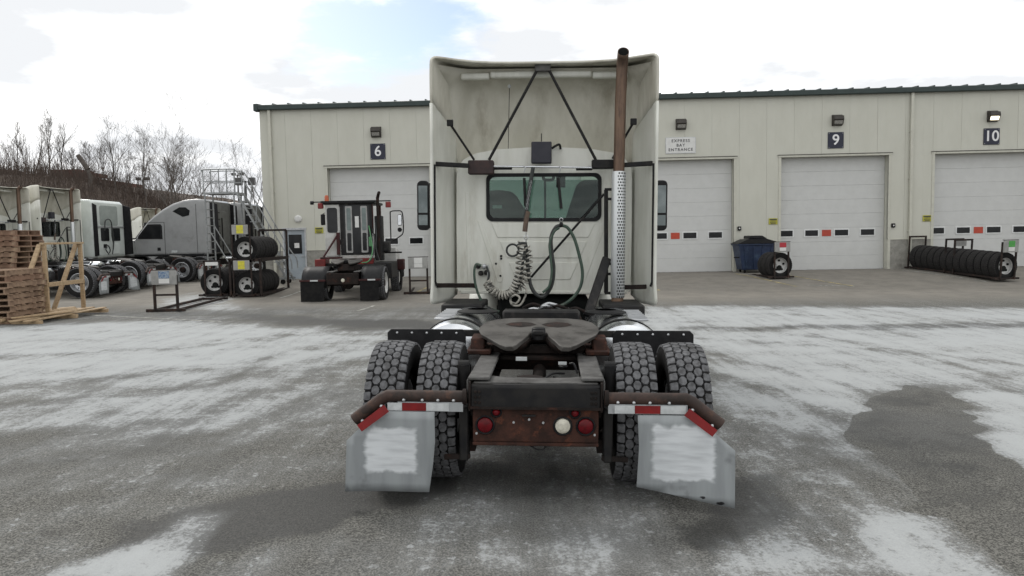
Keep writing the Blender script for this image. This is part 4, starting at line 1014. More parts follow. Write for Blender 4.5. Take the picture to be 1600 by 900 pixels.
MB().tube(spline([q + Vector((.07, 0, .0)), q + Vector((.13, -.02, -.03)), q + Vector((.16, .02, -.12))], 5), .008, 6).build('clamp_strap', M_tapewhite, truck)
MB().tube(spline([q + Vector((-.07, -.02, .0)), q + Vector((-.09, -.03, .07)), q + Vector((-.04, -.04, .1))], 5), .014, 6).build('clamp_bolt', M_tapewhite, truck)
A, B = P(947, 296, 3.2), P(947, 458, 3.2)
MB().bar(A, B, .045, .045).build('stack_post', M_black, truck, bevel=.006)
for a in (296, 311, 412, 428, 458): MB().bar(P(946, a, 3.2), P(960, a, 3.12), .03, .03).build('stack_bracket', M_black, truck)
bar((944, 303), (830, 433), 3.24, 3.36, .028, 'diagonal_stay', M_black)
A, B = P(948, 404, 3.12), P(918, 494, 2.7); MB().bar(A, B, .10, .06, (0, 1, 0)).build('stack_support', M_black, truck, bevel=.008)
# ---- air and electric lines
def hose(pts, y, r, name, m, n=8, label=None):
    ptsv = [P(a, b, y if len(c) == 0 else c[0]) for a, b, *c in pts]
    return MB().tube(spline(ptsv, 8), r, n).build(name, m, truck)
M_hosek = mat('black_hose', (.022, .024, .024), (.035, .038, .036), 14, .5)
M_hoseg = mat('dark_green_hose', (.03, .055, .04), (.05, .085, .06), 10, .45, dirt=(.12, .12, .10), dscale=8, dlo=.55, dhi=.7)
M_wire = mat('white_coiled_cable', (.34, .325, .285), (.06, .06, .055), 16, .5, lo=.46, hi=.62)
for a in (818, 873):
    A = P(a + 1, 262, 3.17); MB().tube(spline([A + Vector((0, 0, .015)), A + Vector((.012, -.02, 0)), A + Vector((0, -.01, -.06))], 4), .007, 6).build('rail_hook', M_alu, truck)
# the two pogo springs and a chain
for a, b in (((819, 278), (821, 322)), ((872, 278), (877, 326))): bar(a, b, 3.16, 3.16, .034, 'pogo_spring', M_black)
hose([(833, 262), (829, 285), (825, 310), (822, 335), (820, 360)], 3.13, .022, 'tender_spring', M_hosek)
hose([(825, 330), (822, 345), (820, 362)], 3.12, .028, 'spring_tail', mat('weathered_brown_rope', (.14, .10, .075), (.09, .065, .05), 20, .8))
for k in range(14):
    A = P(830 - k*.55, 283 + k*3.3, 3.10); MB().lathe([(.010, -.003), (.014, 0), (.010, .003), (.010, -.003)], 'y' if k % 2 else 'x', A, 10).build('chain_link', M_alu, truck)
for k in range(3):
    A = P(822, 366 + k*5, 3.10); MB().lathe([(.020, -.005), (.028, 0), (.020, .005), (.020, -.005)], 'y' if k % 2 else 'x', A, 12).build('shackle', M_alu, truck)
# black-green loops hung from the second spring
hose([(877, 352), (868, 356), (861, 372), (862, 395), (865, 420), (862, 445), (850, 463), (838, 460), (829, 445), (825, 420), (823, 395), (820, 378)], 3.14, .022, 'air_line', M_hosek)
hose([(877, 352), (887, 356), (897, 372), (904, 395), (910, 425), (906, 450), (890, 470), (865, 482), (840, 487)], 3.12, .018, 'air_line', M_hoseg)
hose([(874, 356), (866, 362), (859, 380), (860, 400), (862, 425), (858, 447), (848, 457)], 3.09, .014, 'air_line', M_hoseg)
A = P(877, 351, 3.12); MB().lathe([(.018, -.02), (.03, -.012), (.03, .012), (.018, .02)], 'x', A, 12).build('line_clamp', M_black, truck)
MB().lathe([(.016, -.004), (.022, 0), (.016, .004), (.016, -.004)], 'y', P(877, 343, 3.12), 12).build('shackle', M_alu, truck)
# coiled cable: hanging coil to the left
def coil(path, turns, R, r, name, m, stretch=1):
    c = spline(path, 24); L_ = len(c); out = []
    tot = turns * 10; up = Vector((0, 1, 0))
    for i in range(tot + 1):
        t = i / tot * (L_ - 1); k = min(int(t), L_ - 2); p = c[k].lerp(c[k+1], t - k); d = (c[k+1] - c[k]).normalized()
        u = d.cross(up).normalized(); w = d.cross(u); a = 2*PI*i/10
        out.append(p + (u*math.cos(a) + w*math.sin(a))*R)
    return MB().tube(out, r, 6).build(name, m, truck)
coil([P(761, 441, 3.10), P(768, 452, 3.08), P(782, 461, 3.08), P(796, 459, 3.08), P(805, 448, 3.08), P(811, 430, 3.09), P(813, 405, 3.10), P(816, 378, 3.12)], 23, .045, .0105, 'coiled_cable', M_wire)
coil([P(822, 386, 3.13), P(826, 405, 3.13), P(824, 425, 3.12), P(818, 442, 3.11), P(806, 452, 3.10)], 10, .042, .0105, 'coiled_cable', M_wire)
hose([(797, 471), (806, 474), (812, 466), (806, 461), (798, 466), (800, 476), (812, 477), (820, 465), (822, 452), (814, 446)], 3.02, .012, 'cable_tail', M_wire)
MB().tube([P(801, 391, 3.12) + Vector((math.cos(a)*.068, 0, math.sin(a)*.068)) for a in [2*PI*k/20 for k in range(20)]], .012, 8, closed=True).build('hose_ring', M_hosek, truck)
hose([(808, 384), (815, 380), (821, 382), (820, 392), (817, 410), (812, 440), (804, 462)], 3.11, .016, 'air_line', M_hosek)
hose([(752, 415), (744, 413), (741, 425), (743, 445), (750, 465), (762, 480), (780, 487)], 3.10, .014, 'air_line', M_hoseg)
hose([(760, 416), (764, 428), (762, 440)], 3.12, .014, 'air_line', M_hosek)
hose([(745, 450), (752, 475), (760, 492), (752, 500)], 3.0, .009, 'air_line', M_hoseg)
for a, b in ((747, 416), (757, 416), (751, 427), (760, 426)):
    A = P(a, b, YC - .04); MB().lathe([(0, -.05), (.022, -.045), (.03, -.02), (.03, .04)], 'y', A, 12).build('gladhand_port', M_black if a != 757 else M_alu, truck)
bar((762, 414), (763, 438), 3.3, 3.3, .02, 'port_lever', M_tapewhite)
ORD = 'first second third fourth fifth sixth seventh eighth ninth tenth eleventh twelfth thirteenth fourteenth fifteenth sixteenth'.split()
# ------------------------------------------------------------------ other trucks in the row on the left
def place_truck(src, x, y, label, group='trucks parked in the row on the left', rot=PI/2, skip=()):
    c = copy_tree(src, None, skip); c.location = (x, y, gz(x, y)); c.rotation_euler = (0, 0, rot); c['label'] = label; c['group'] = group; return c
for x_, y_, lb in ((-13.75, 24.6, 'white day cab truck with tall fairing behind the pallet stacks, nearest in the row'),
                   (-13.55, 27.3, 'white day cab truck with tall fairing beside the timber frame, second in the row'),
                   (-19.3, 46.0, 'distant white day cab truck glimpsed between the white sleeper and the grey sleeper')):
    place_truck(truck, x_, y_, lb)
M_grey = mat('silver_grey_truck_paint', (.31, .315, .315), (.28, .285, .285), 3, .35, metal=.1, bump=.02, coat=.3, dirt=(.19, .185, .175), dscale=1.5, dlo=.55, dhi=.85)
M_white2 = mat('cool_white_truck_paint', (.60, .64, .61), (.54, .58, .55), 3, .35, bump=.02, coat=.3, dirt=(.42, .43, .40), dscale=1.5, dlo=.55, dhi=.85)
M_greyback = mat('grimy_grey_cab_back', (.13, .135, .135), (.10, .10, .10), 5, .6, bump=.05)  # cab backs of the grey sleepers, a darker grey than their sides
CHASSIS = {'wheel', 'rear_axle', 'frame_rail', 'rail_cap', 'air_bag', 'shock_absorber', 'end_cross_member', 'gusset_plate', 'light_panel', 'mudflap_hanger', 'mudflap', 'front_flap', 'fifth_wheel_plate', 'fifth_wheel_bracket', 'slide_base', 'cross_tube', 'flap_bracket'}
def chassis_of(root, dy):
    for ch in list(truck.children):
        n = ch.name.split('.')[0]
        if n not in CHASSIS: continue
        if n == 'wheel' and ch.location.y > 3: continue
        if n == 'frame_rail': continue
        c = copy_tree(ch, root); c.location.y += dy
def sleeper(label, x, y, m, side, top_back, yb, L_, chassis_dy, backm, white=False, rot=PI/2):
    """yb: back of the cab; side: list of (forward of back, z)"""
    root = thing('sleeper_truck', label, 'truck', (x, y, gz(x, y)), rot, 'trucks parked in the row on the left')
    half = 1.16
    out = [(yb + a, z) for a, z in side]
    body = MB().prism(out, 'x', -half, half).build('cab_body', m, root, bevel=.10, seg=4)
    hood = MB().prism([(yb + L_ - .05, 1.05), (yb + L_ - .05, 1.72), (yb + L_ + .5, 1.66), (yb + L_ + 1.25, 1.45), (yb + L_ + 1.5, 1.15), (yb + L_ + 1.55, .55), (yb + L_ + 1.2, .55), (yb + L_ + .95, .95), (yb + L_ + .5, 1.05), (yb + L_ + .1, .95)], 'x', -1.04, 1.04).build('hood', m, root, bevel=.13, seg=4)
    MB().box(-1.05, 1.05, yb + L_ + 1.35, yb + L_ + 1.62, .32, .58).build('front_bumper', M_blackp, root, bevel=.06, seg=3)
    MB().poly3([(-1.0, yb + L_ + .02, 1.74), (1.0, yb + L_ + .02, 1.74), (.92, yb + L_ - .56, 2.50), (-.92, yb + L_ - .56, 2.50)], (0, .01, .02)).build('windshield', M_darkglass, root)
    for s in (-1, 1):
        X = s*(half + .002)
        y0 = yb + L_ - 1.25
        def panel(pts, name, mm, d=.012, bv=.004): return MB().poly3([(X, a, b) for a, b in pts], (s*d, 0, 0)).build(name, mm, root, bevel=bv)
        panel([(y0, 1.72), (y0, 2.28), (y0 + .06, 2.36), (y0 + .62, 2.36), (y0 + 1.05, 1.86), (y0 + 1.05, 1.74)], 'side_window_frame', M_blackp)
        MB().poly3([(X + s*.008, a, b) for a, b in ((y0 + .08, 1.78), (y0 + .08, 2.28), (y0 + .58, 2.28), (y0 + .94, 1.84), (y0 + .94, 1.78))], (s*.006, 0, 0)).build('side_window', M_darkglass, root)
        panel([(y0 + .1, 1.22), (y0 + .1, 1.36), (y0 + .24, 1.36), (y0 + .24, 1.22)], 'door_handle', M_blackp)
        for a, b in (((y0 - .10, 1.08), (y0 - .10, 2.44)), ((y0 - .10, 2.44), (y0 + .75, 2.44)), ((yb + .62, 1.08), (yb + .62, 3.2))):
            MB().bar((X, a[0], a[1]), (X, b[0], b[1]), .012, .016, (1, 0, 0)).build('panel_gap', M_blackp, root)
        if not white:
            panel([(yb + .92, 2.72), (yb + .88, 2.92), (yb + 1.05, 3.06), (yb + 1.32, 3.07), (yb + 1.62, 2.90), (yb + 1.2, 2.66)] if s < 0 else [(yb + .92, 2.72), (yb + 1.2, 2.66), (yb + 1.62, 2.90), (yb + 1.32, 3.07), (yb + 1.05, 3.06), (yb + .88, 2.92)], 'sleeper_window', M_darkglass)
            panel([(yb + .8, 1.75), (yb + .8, 2.35), (yb + 1.3, 2.35), (yb + 1.3, 1.75)], 'luggage_hatch', m, .010, .008)
            panel([(yb + 1.5, 1.12), (yb + 1.5, 1.22), (yb + 1.75, 1.22), (yb + 1.75, 1.12)], 'marker_plate', M_tapewhite)
        panel([(yb + .35, .98), (yb + .35, 1.06), (yb + L_, 1.06), (yb + L_, .98)], 'rocker_trim', M_blackp)
        MB().prism([(yb - (.16 if white and s < 0 else .34), 1.12), (yb + .02, 1.08), (yb + .02, top_back - .12), (yb - (.14 if white and s < 0 else .30), top_back - .22)], 'x', min(s*1.10, s*1.16), max(s*1.10, s*1.16)).build('rubber_extender', M_blackp, root, bevel=.02)
        MB().poly3([(s*1.30 + a, yb + L_ + .05, 2.0 + b) for a, b in rrect(-.11, .11, -.34, .34, .06, 4)], (0, .12, 0)).build('mirror', M_blackp, root, bevel=.02)
        MB().tube([(s*1.3, yb + L_ + .1, 1.75), (s*1.1, yb + L_ - .05, 1.76)], .03, 8).build('mirror_arm', M_blackp, root)
        wheel(root, s*1.0, yb + L_ + .72, s, dish=False)
        MB().lathe([(0, yb + .3), (.28, yb + .31), (.33, yb + .36), (.33, yb + 2.2), (.30, yb + 2.25), (0, yb + 2.26)], 'y', (s*.84, 0, .64), 28).build('fuel_tank', M_chrome, root)
        MB().box(min(s*RX, s*(RX-.07)), max(s*RX, s*(RX-.07)), chassis_dy - .5, yb + L_ + 1.2, RZ0, RZ1).build('frame_rail', M_rustdark, root)
    # back of the cab
    bk = MB().box(-1.06, 1.06, yb - .02, yb + .01, 1.12, top_back - .10).build('cab_back_panel', backm, root, bevel=.01)
    if white:
        MB().poly3([(a, yb - .035, b) for a, b in rrect(-.72, .60, 2.30, 3.10, .10, 4)], (0, .03, 0)).build('roof_panel', mat('grey_green_recess', (.30, .33, .31), (.26, .29, .27), 4, .5), bk, bevel=.01)
        for a, b in ((-.70, -.12), (.12, .72)): MB().poly3([(p, yb - .04, q) for p, q in rrect(a, b, 1.68, 2.20, .06, 4)], (0, .03, 0)).build('rear_window', M_darkglass, bk)
        MB().poly3([(a, yb - .035, b) for a, b in rrect(.05, .62, 1.15, 1.58, .05, 4)], (0, .03, 0)).build('access_panel', m, bk, bevel=.008)
        MB().box(-1.04, 1.04, yb - .05, yb - .02, 2.225, 2.27).build('back_rail', M_alu, bk)
        for a in (-.55, -.42): MB().poly3([(p, yb - .045, q) for p, q in rrect(a, a + .1, 1.40, 1.56, .03, 3)], (0, .03, 0)).build('port', M_blackp, bk)
        MB().box(-1.06, -.97, yb - .06, yb - .02, 1.1, top_back - .2).build('black_edge', M_blackp, bk)
        for pts in ([(-.62, 2.1), (-.55, 2.45), (-.30, 2.55), (-.10, 2.4), (-.12, 1.9), (-.05, 1.6), (-.12, 1.2)], [(-.1, 2.4), (.0, 1.9), (-.02, 1.5), (-.15, 1.15)], [(-.48, 1.2), (-.62, 1.35), (-.45, 1.5), (-.30, 1.3), (-.45, 1.15)]):
            MB().tube(spline([(a, yb - .14, b) for a, b in pts], 6), .022, 7).build('air_line', M_hosek, bk)
    else:
        MB().box(-.8, .8, yb - .06, yb - .03, 1.4, 2.9).build('back_plate', M_greyback, bk, bevel=.02)
        for k in range(6): MB().box(-1.0, -.55, yb - .16, yb - .03, 1.3 + k*.3, 1.36 + k*.3).build('climbing_step', M_black, bk)
        MB().tube([(-.3, yb - .15, 1.0), (-.3, yb - .15, 2.6)], .03, 8).build('hose_mast', M_black, bk)
    chassis_of(root, chassis_dy)
    return root
gside = [(0, 1.02), (0, 3.30), (.12, 3.38), (.6, 3.42), (1.1, 3.38), (1.6, 3.24), (2.05, 3.00), (2.45, 2.72), (2.75, 2.46), (3.32, 1.74), (3.36, 1.02)]
sleeper('grey sleeper truck with arched roof facing left, beside the tyre racks', -12.72 - 1.75, 33.1, M_grey, gside, 3.40, 0, 3.36, .0, M_greyback) if False else None
sleeper('grey sleeper truck with arched roof facing left behind the low tyre rack', -11.05, 33.1, M_grey, gside, 3.40, 1.85, 3.36, 0, M_greyback)
sleeper('second grey sleeper truck half hidden behind the rolling stairs', -10.95, 36.6, M_grey, gside, 3.40, 1.7, 3.36, 0, M_greyback)
wside = [(0, 1.02), (0, 3.18), (.10, 3.30), (.5, 3.33), (.95, 3.22), (1.35, 2.95), (1.7, 2.55), (2.30, 1.74), (2.34, 1.02)]
sleeper('white mid roof truck with two rear windows, third in the row', -12.95, 30.15, M_white2, wside, 3.30, 3.35, 2.34, 0, M_white2, white=True)

# ------------------------------------------------------------------ yard tractor
YT = Frame((-4.83, 21.75, gz(-4.83, 21.75)), 0)
yt = thing('yard_tractor', 'white and red yard tractor with amber beacon parked before door 6', 'tractor'); YT.put(yt)
M_maroon = mat('dark_red_tractor_paint', (.05, .012, .012), (.03, .01, .01), 6, .5, spec=.3, bump=.05)
M_red2 = mat('red_tractor_paint', (.20, .02, .018), (.14, .016, .014), 6, .5, bump=.03)
M_ytw = mat('white_tractor_paint', (.50, .50, .48), (.42, .42, .40), 4, .45, dirt=(.36, .35, .32), dscale=3)
M_amber = mat('amber_beacon', (.45, .10, .03), (.38, .08, .03), 10, .3)
RIMW = RIM.copy(); RIMW.materials.clear(); RIMW.materials.append(mat('white_painted_rim', (.62, .62, .60), (.5, .5, .48), 8, .5))
for s in (-1, 1):
    for w_ in (wheel(yt, s*1.0, .02, s), wheel(yt, s*.66, .02, -s, dish=False), wheel(yt, s*.96, 3.05, s, dish=False)):
        for c_ in w_.children:
            if c_.name.startswith('rim'): c_.data = RIMW
    rows = []
    for k in range(11):
        a = math.radians(-8 + 196*k/10); r_ = .56; rows.append([(s*(.48 + (.74 if s < 0 else .60)*j/4), -math.cos(a)*r_, .49 + math.sin(a)*r_*.92) for j in range(5)])
    MB().grid(rows).build('rear_fender', M_blackp, yt, solid=.02)
    MB().box(-1.22 if s < 0 else .48, -.55 if s < 0 else 1.02, -.66, -.645, .02, .60).build('mudflap', M_rubber, yt, bevel=.003)
    MB().box(-1.24 if s < 0 else .46, -.5 if s < 0 else 1.08, -.68, -.64, .60, .65).build('flap_bar', M_maroon, yt)
    MB().box(s*.82 - .11, s*.82 + .11, -.69, -.682, .605, .645).build('reflector', M_tapewhite, yt)
    MB().box(min(s*.40, s*.32), max(s*.40, s*.32), -.62, 3.9, .58, .84).build('frame_rail', M_rustdark, yt, bevel=.006)
    MB().box(min(s*.47, s*.30), max(s*.47, s*.30), -.60, .7, .842, .87).build('rail_cap', M_railtop, yt, bevel=.006)
MB().box(-.47, .45, -.66, -.62, .50, .82).build('rear_cross_member', M_rustdark, yt, bevel=.01)
MB().lathe([(0, -.02), (.05, -.015), (.055, 0)], 'y', (0, -.66, .62), 16).build('rear_lamp', M_lampwhite, yt)
MB().cyl((-1, .02, .49), (1, .02, .49), .07, n=12).lathe([(0, -.2), (.16, -.15), (.18, 0), (.14, .15), (0, .2)], 'y', (0, .02, .49), 16).build('rear_axle', M_rustdark, yt)
f5 = share(fwp, 'fifth_wheel_plate', yt, (-.08, -.25, .16), (0, 0, 0)); [copy_tree(c, f5) for c in fwp.children]
MB().prism([(.0, .86), (1.1, .86), (.35, 1.06), (.1, 1.06)], 'x', -.3, .2).build('lift_boom', M_rustdark, yt, bevel=.02)
MB().box(-.45, .95, .95, 1.5, .88, 1.0).build('deck_plate', M_black, yt, bevel=.01)
MB().box(-.45, .5, 1.4, 1.58, 1.0, 1.18).build('cab_base', M_red2, yt, bevel=.01)
# cab: frame pillars, panels, rear door
cb = MB().box(-1.03, -.99, 1.62, 3.1, 1.25, 1.95).box(.47, .51, 1.62, 3.1, 1.25, 1.95).box(-1.03, .51, 1.62, 3.1, 1.18, 1.26).build('cab_body', M_ytw, yt, bevel=.01)
for x_ in (-.96, .46):
    for y_ in (1.66, 3.06): MB().bar((x_, y_, 1.95), (x_, y_, 2.88), .08, .08).build('cab_pillar', M_ytw if x_ < 0 else M_maroon, yt)
MB().box(-1.06, .56, 1.56, 3.15, 2.88, 2.96).build('cab_roof', M_black, yt, bevel=.02)
MB().box(-1.0, -.56, 1.60, 1.63, 1.26, 2.88).build('rear_panel', M_ytw, yt, bevel=.01)
MB().poly3([(a, 1.585, b) for a, b in rrect(-.94, -.62, 2.0, 2.78, .07, 4)], (0, .02, 0)).build('rear_window', M_darkglass, yt)
dr = MB().box(-.54, .47, 1.58, 1.61, 1.28, 2.88).build('rear_door', M_black, yt, bevel=.01)
MB().poly3([(a, 1.57, b) for a, b in rrect(-.42, .40, 1.33, 2.85, .06, 4)], (0, .015, 0)).build('door_glass', M_darkglass, dr)
for a in (-.36, .12):
    MB().poly3([(p, 1.555, q) for p, q in rrect(a, a + .21, 1.36, 2.82, .03, 3)], (0, .02, 0)).build('door_leaf', mat('dull_grey_door_leaf', (.34, .34, .33), (.26, .26, .25), 6, .5), dr)
    MB().poly3([(p, 1.545, q) for p, q in rrect(a + .045, a + .17, 2.06, 2.76, .03, 3)], (0, .02, 0)).build('leaf_window', mat('grey_green_leaf_glass', (.16, .20, .19), (.12, .15, .145), 4, .15), dr)
    MB().poly3([(p, 1.545, q) for p, q in rrect(a + .045, a + .17, 1.42, 1.98, .03, 3)], (0, .02, 0)).build('leaf_window', M_darkglass, dr)
MB().box(-.06, .06, 1.556, 1.566, 2.15, 2.5).build('paper_notice', M_signw, dr)
for y_ in (1.54,): MB().box(-1.1, .62, y_ - .06, y_, 2.93, 2.99).build('roof_bar', M_blackp, yt)
MB().bar((-1.42, 1.7, 2.97), (1.06, 1.7, 2.97), .035, .035).build('light_bar', M_black, yt)
for x_ in (-1.15, .98):
    wk = MB().box(x_ - .08, x_ + .08, 1.62, 1.74, 2.76, 2.94).build('work_lamp', M_red2, yt, bevel=.015)
MB().lathe([(0, -.06), (.06, -.05), (.06, .04), (0, .06)], 'x', (-1.42, 1.7, 2.95), 12).build('marker_lamp', M_blackp, yt)
MB().lathe([(.07, 3.0), (.065, 3.14), (.04, 3.18), (0, 3.18)], 'z', (-.97, 1.75, 0), 14).build('beacon', M_amber, yt)
MB().tube(spline([(.66, 1.62, 1.1), (.66, 1.62, 2.9), (.66, 1.62, 3.05), (.70, 1.56, 3.16), (.74, 1.46, 3.22)], 6), .05, 12).build('exhaust_stack', M_rustdark, yt)
MB().box(.54, .78, 1.6, 1.9, 1.1, 2.5).build('stack_guard', M_black, yt, bevel=.02)
MB().bar((-.60, 1.55, 1.3), (-.60, 1.55, 2.0), .1, .1).bar((-1.0, 1.2, 1.25), (-.6, 1.55, 1.95), .05, .05).build('rear_stay', M_maroon, yt)
MB().box(-1.1, -.5, 1.2, 1.6, 1.18, 1.24).build('rear_step', M_maroon, yt)
MB().box(.55, 1.12, 1.1, 2.3, .55, 1.05).build('battery_box', M_black, yt, bevel=.02)
MB().box(.60, .95, 1.7, 2.2, 1.35, 1.70).build('air_cleaner', M_black, yt, bevel=.06, seg=3)
MB().box(.5, 1.25, 2.4, 2.5, 1.3, 1.35).build('step_plate', M_black, yt)
MB().box(-1.6, -1.25, 2.4, 3.0, .85, 1.15).build('side_tank', M_red2, yt, bevel=.02); MB().box(-1.3, -.9, 2.5, 2.9, .9, 1.0).build('tank_bracket', M_black, yt)
MB().box(1.05, 1.28, 2.6, 2.9, .75, 1.1).build('side_lamp_box', M_maroon, yt, bevel=.02)
MB().tube(spline([(.9, 2.5, 1.75), (.9, 2.5, 2.55), (.93, 2.5, 2.66), (1.1, 2.5, 2.68), (1.26, 2.5, 2.66), (1.31, 2.5, 2.5), (1.31, 2.5, 2.0), (1.2, 2.5, 1.85), (.95, 2.5, 1.7)], 5), .02, 8).build('mirror_frame', M_black, yt)
mm_ = MB().box(1.14, 1.28, 2.46, 2.52, 2.2, 2.56).build('mirror', M_blackp, yt, bevel=.02); MB().box(1.155, 1.265, 2.452, 2.458, 2.22, 2.54).build('mirror_glass', M_chrome, mm_)
MB().lathe([(0, -.02), (.07, -.015), (.075, .01)], 'y', (1.2, 2.48, 2.06), 14).build('convex_mirror', M_blackp, yt)
MB().box(-1.25, -1.12, 2.0, 2.1, 2.25, 2.6).build('mirror', M_blackp, yt, bevel=.02); MB().bar((-1.2, 2.05, 2.6), (-.98, 2.1, 2.7), .02, .02).build('mirror_arm', M_black, yt)
MB().prism([(3.0, .75), (3.0, 1.5), (3.6, 1.35), (3.75, .75)], 'x', -.45, 1.0).build('engine_hood', M_ytw, yt, bevel=.05, seg=3)
MB().box(-1.1, 1.1, 3.7, 3.9, .45, .75).build('front_bumper', M_black, yt, bevel=.03)
MB().tube(spline([(.38, 1.5, 2.2), (.45, 1.45, 1.8), (.5, 1.35, 1.4), (.40, 1.2, 1.1), (.2, 1.1, 1.05)], 6), .018, 7).build('air_line', mat('bright_green_hose', (.10, .30, .12), (.08, .22, .1), 8, .5), yt)
MB().box(.36, .46, 1.52, 1.55, 1.55, 1.85).build('hose_cover', MATS['bright_green_hose'], yt, bevel=.02)
MB().tube(spline([(.5, 1.5, 2.1), (.56, 1.42, 1.7), (.5, 1.3, 1.2), (.3, 1.15, 1.02)], 6), .016, 7).build('air_line', M_hosek, yt)
MB().tube(spline([(.58, 1.5, 2.3), (.62, 1.45, 1.9), (.6, 1.4, 1.5), (.7, 1.4, 1.1)], 6), .02, 7).build('air_line', M_hosek, yt)

# ------------------------------------------------------------------ tyre racks
M_rackk = mat('dark_rack_steel', (.018, .014, .013), (.03, .022, .019), 6, .7, spec=.25, bump=.15, dirt=(.06, .035, .026), dscale=6)
M_box = mat('grey_sign_box', (.30, .30, .285), (.24, .24, .23), 8, .5)
M_disc = mat('silver_wheel_disc', (.50, .50, .49), (.40, .40, .39), 12, .45, metal=.3)
M_stk = {'yellow': mat('yellow_sticker', (.60, .55, .05), (.5, .46, .05), 20, .5), 'blue': mat('blue_sticker', (.05, .12, .25), (.3, .35, .4), 30, .5), 'red': mat('red_sticker', (.42, .03, .04), (.36, .03, .04), 20, .5),
         'green': mat('green_sticker', (.08, .34, .07), (.06, .28, .06), 20, .5), 'white': M_signw}
TREADK = TREAD.copy(); TREADK.materials.clear(); TREADK.materials.append(mat('clean_black_tread', (.022, .021, .021), (.034, .032, .031), 12, .85, spec=.3))
DISC = MB().lathe([(.285, -.115), (.275, -.11), (.26, -.03), (.20, -.005), (.10, -.005), (.10, -.03), (.0, -.03)], 'x', n=36).mesh('wheel_disc', M_disc, 40)
DH = MB()
for k in range(5):
    t = 2*PI*k/5 + .3; DH.cyl((-.04, .185*math.cos(t), .185*math.sin(t)), (0, .185*math.cos(t), .185*math.sin(t)), .04, n=10)
DH.cyl((-.045, 0, -.09), (0, 0, -.09), .10, n=14)
DH = DH.mesh('disc_hole', M_darkint, 0)
def tyre(x, y, zc, r, label, group, disc=False):
    o = bpy.data.objects.new('tyre', TYRE); scene.collection.objects.link(o); tag(o, label, 'tyre', group)
    o.location = (x, y, zc); o.rotation_euler = (random.uniform(0, 6), 0, PI/2); o.scale = (r, r, r)
    meshobj(TREADK, 'tread', o)
    if disc: meshobj(DISC, 'wheel_disc', o); meshobj(DH, 'disc_hole', o); o.rotation_euler[0] = 0
    return o
def sign_box(t, x, y, z, w, h, col):
    b = MB().box(x - w/2, x + w/2, y - .05, y, z - h/2, z + h/2).build('sign_box', M_box, t, bevel=.008)
    MB().box(x - w/2 - .012, x + w/2 + .012, y - .03, y + .02, z + h/2, z + h/2 + .02).build('box_lid', M_rackk, b)
    MB().box(x - w*.2, x + w*.22, y - .056, y - .051, z - h*.05, z + h*.45).build('sticker', M_stk[col], b)
    MB().box(x - w*.2, x + w*.22, y - .056, y - .051, z - h*.40, z - h*.07).build('sticker', M_signw if col != 'yellow' else M_stk[col], b)
def rack(label, x, y0, y1, w, z0, tiers, signs, rot=0.0):
    """rails run back from y0 to y1; tiers: z of each pair of rails"""
    t = thing('tyre_rack', label, 'tyre rack', (x, y0, z0), rot, 'steel tyre racks in the yard'); L_ = y1 - y0; h = w/2
    for z in tiers:
        for s in (-1, 1): MB().bar((s*h*.62, 0, z), (s*h*.62, L_, z), .07, .07).build('rail', M_rackk, t, bevel=.006)
        for y_ in (.04, L_ - .04): MB().bar((-h, y_, z - .02 if z > .2 else z - .015), (h, y_, z - .02 if z > .2 else z - .015), .08, .06).build('cross_bar', M_rackk, t)
    return t, h, L_
def row(x, y, z, r, n, pitch, where, group, railw, rot=0.0, y0=None):
    R = TR_*r; dz = math.sqrt(R*R - (railw)**2)
    for k in range(n):
        o_ = tyre(x + random.uniform(-.008, .008) - math.sin(rot)*(y + k*pitch - (y0 or y)), (y0 or y) + math.cos(rot)*(y + k*pitch - (y0 or y)), z + dz, r * random.uniform(.985, 1.0), ('front tyre with silver disc ' if k == 0 else 'rearmost black tyre ' if k == n - 1 else ORD[k] + ' black tyre from the front ') + where, group, k == 0); o_.rotation_euler[2] += rot
zA = gz(-8.34, 24.5)
ra, hA, LA = rack('tall two level tyre rack with yellow stickers near the pedestrian door', -8.34, 23.1, 26.0, .95, zA, (.05, 1.16), None)
for s in (-1, 1):
    for y_ in (.04, LA - .04): MB().bar((s*hA, y_, 0), (s*hA, y_, 1.20 if y_ < 1 else 2.1), .07, .07).build('post', M_rackk, ra, bevel=.006)
    MB().bar((s*hA, 0, 1.14), (s*hA, LA, 1.14), .07, .10).build('side_rail', M_rackk, ra); MB().bar((s*hA, 0, .04), (s*hA, LA, .04), .07, .08).build('side_rail', M_rackk, ra)
MB().bar((-hA, LA - .04, 2.1), (hA, LA - .04, 2.1), .07, .07).build('back_hoop', M_rackk, ra)
MB().box(-hA*.62, hA*.62, -.03, .0, .04, .9).build('front_plate', M_rackk, ra) if False else None
for z in (.90, 1.98): sign_box(ra, -.08, -.03, z + (.12 if z > 1.5 else .09), .50, .30, 'yellow'); MB().bar((-.36, 0, z - .9), (-.36, 0, z + .26), .04, .04).bar((.20, 0, z - .9), (.20, 0, z + .26), .04, .04).build('sign_post', M_rackk, ra)
row(-8.34, 23.30, zA + 1.195, .84, 8, .265, 'on the upper level of the two level rack', 'tyres on the upper level of the tall rack', .95*.31)
row(-8.34, 23.30, zA + .085, .84, 8, .265, 'on the lower level of the two level rack', 'tyres on the lower level of the tall rack', .95*.31)
zB = gz(-9.5, 24.5)
rb, hB, LB = rack('low tyre rack with white label left of the two level rack', -9.52, 23.5, 26.1, .95, zB, (.05,), None)
MB().bar((-.24, 0, 0), (-.24, 0, 1.12), .05, .05).bar((.24, 0, 0), (.24, 0, 1.12), .05, .05).bar((-.27, 0, 1.12), (.27, 0, 1.12), .05, .05).build('front_hoop', M_rackk, rb)
MB().box(-.20, .20, -.04, -.02, .98, 1.09).build('label_plate', M_signw, rb)
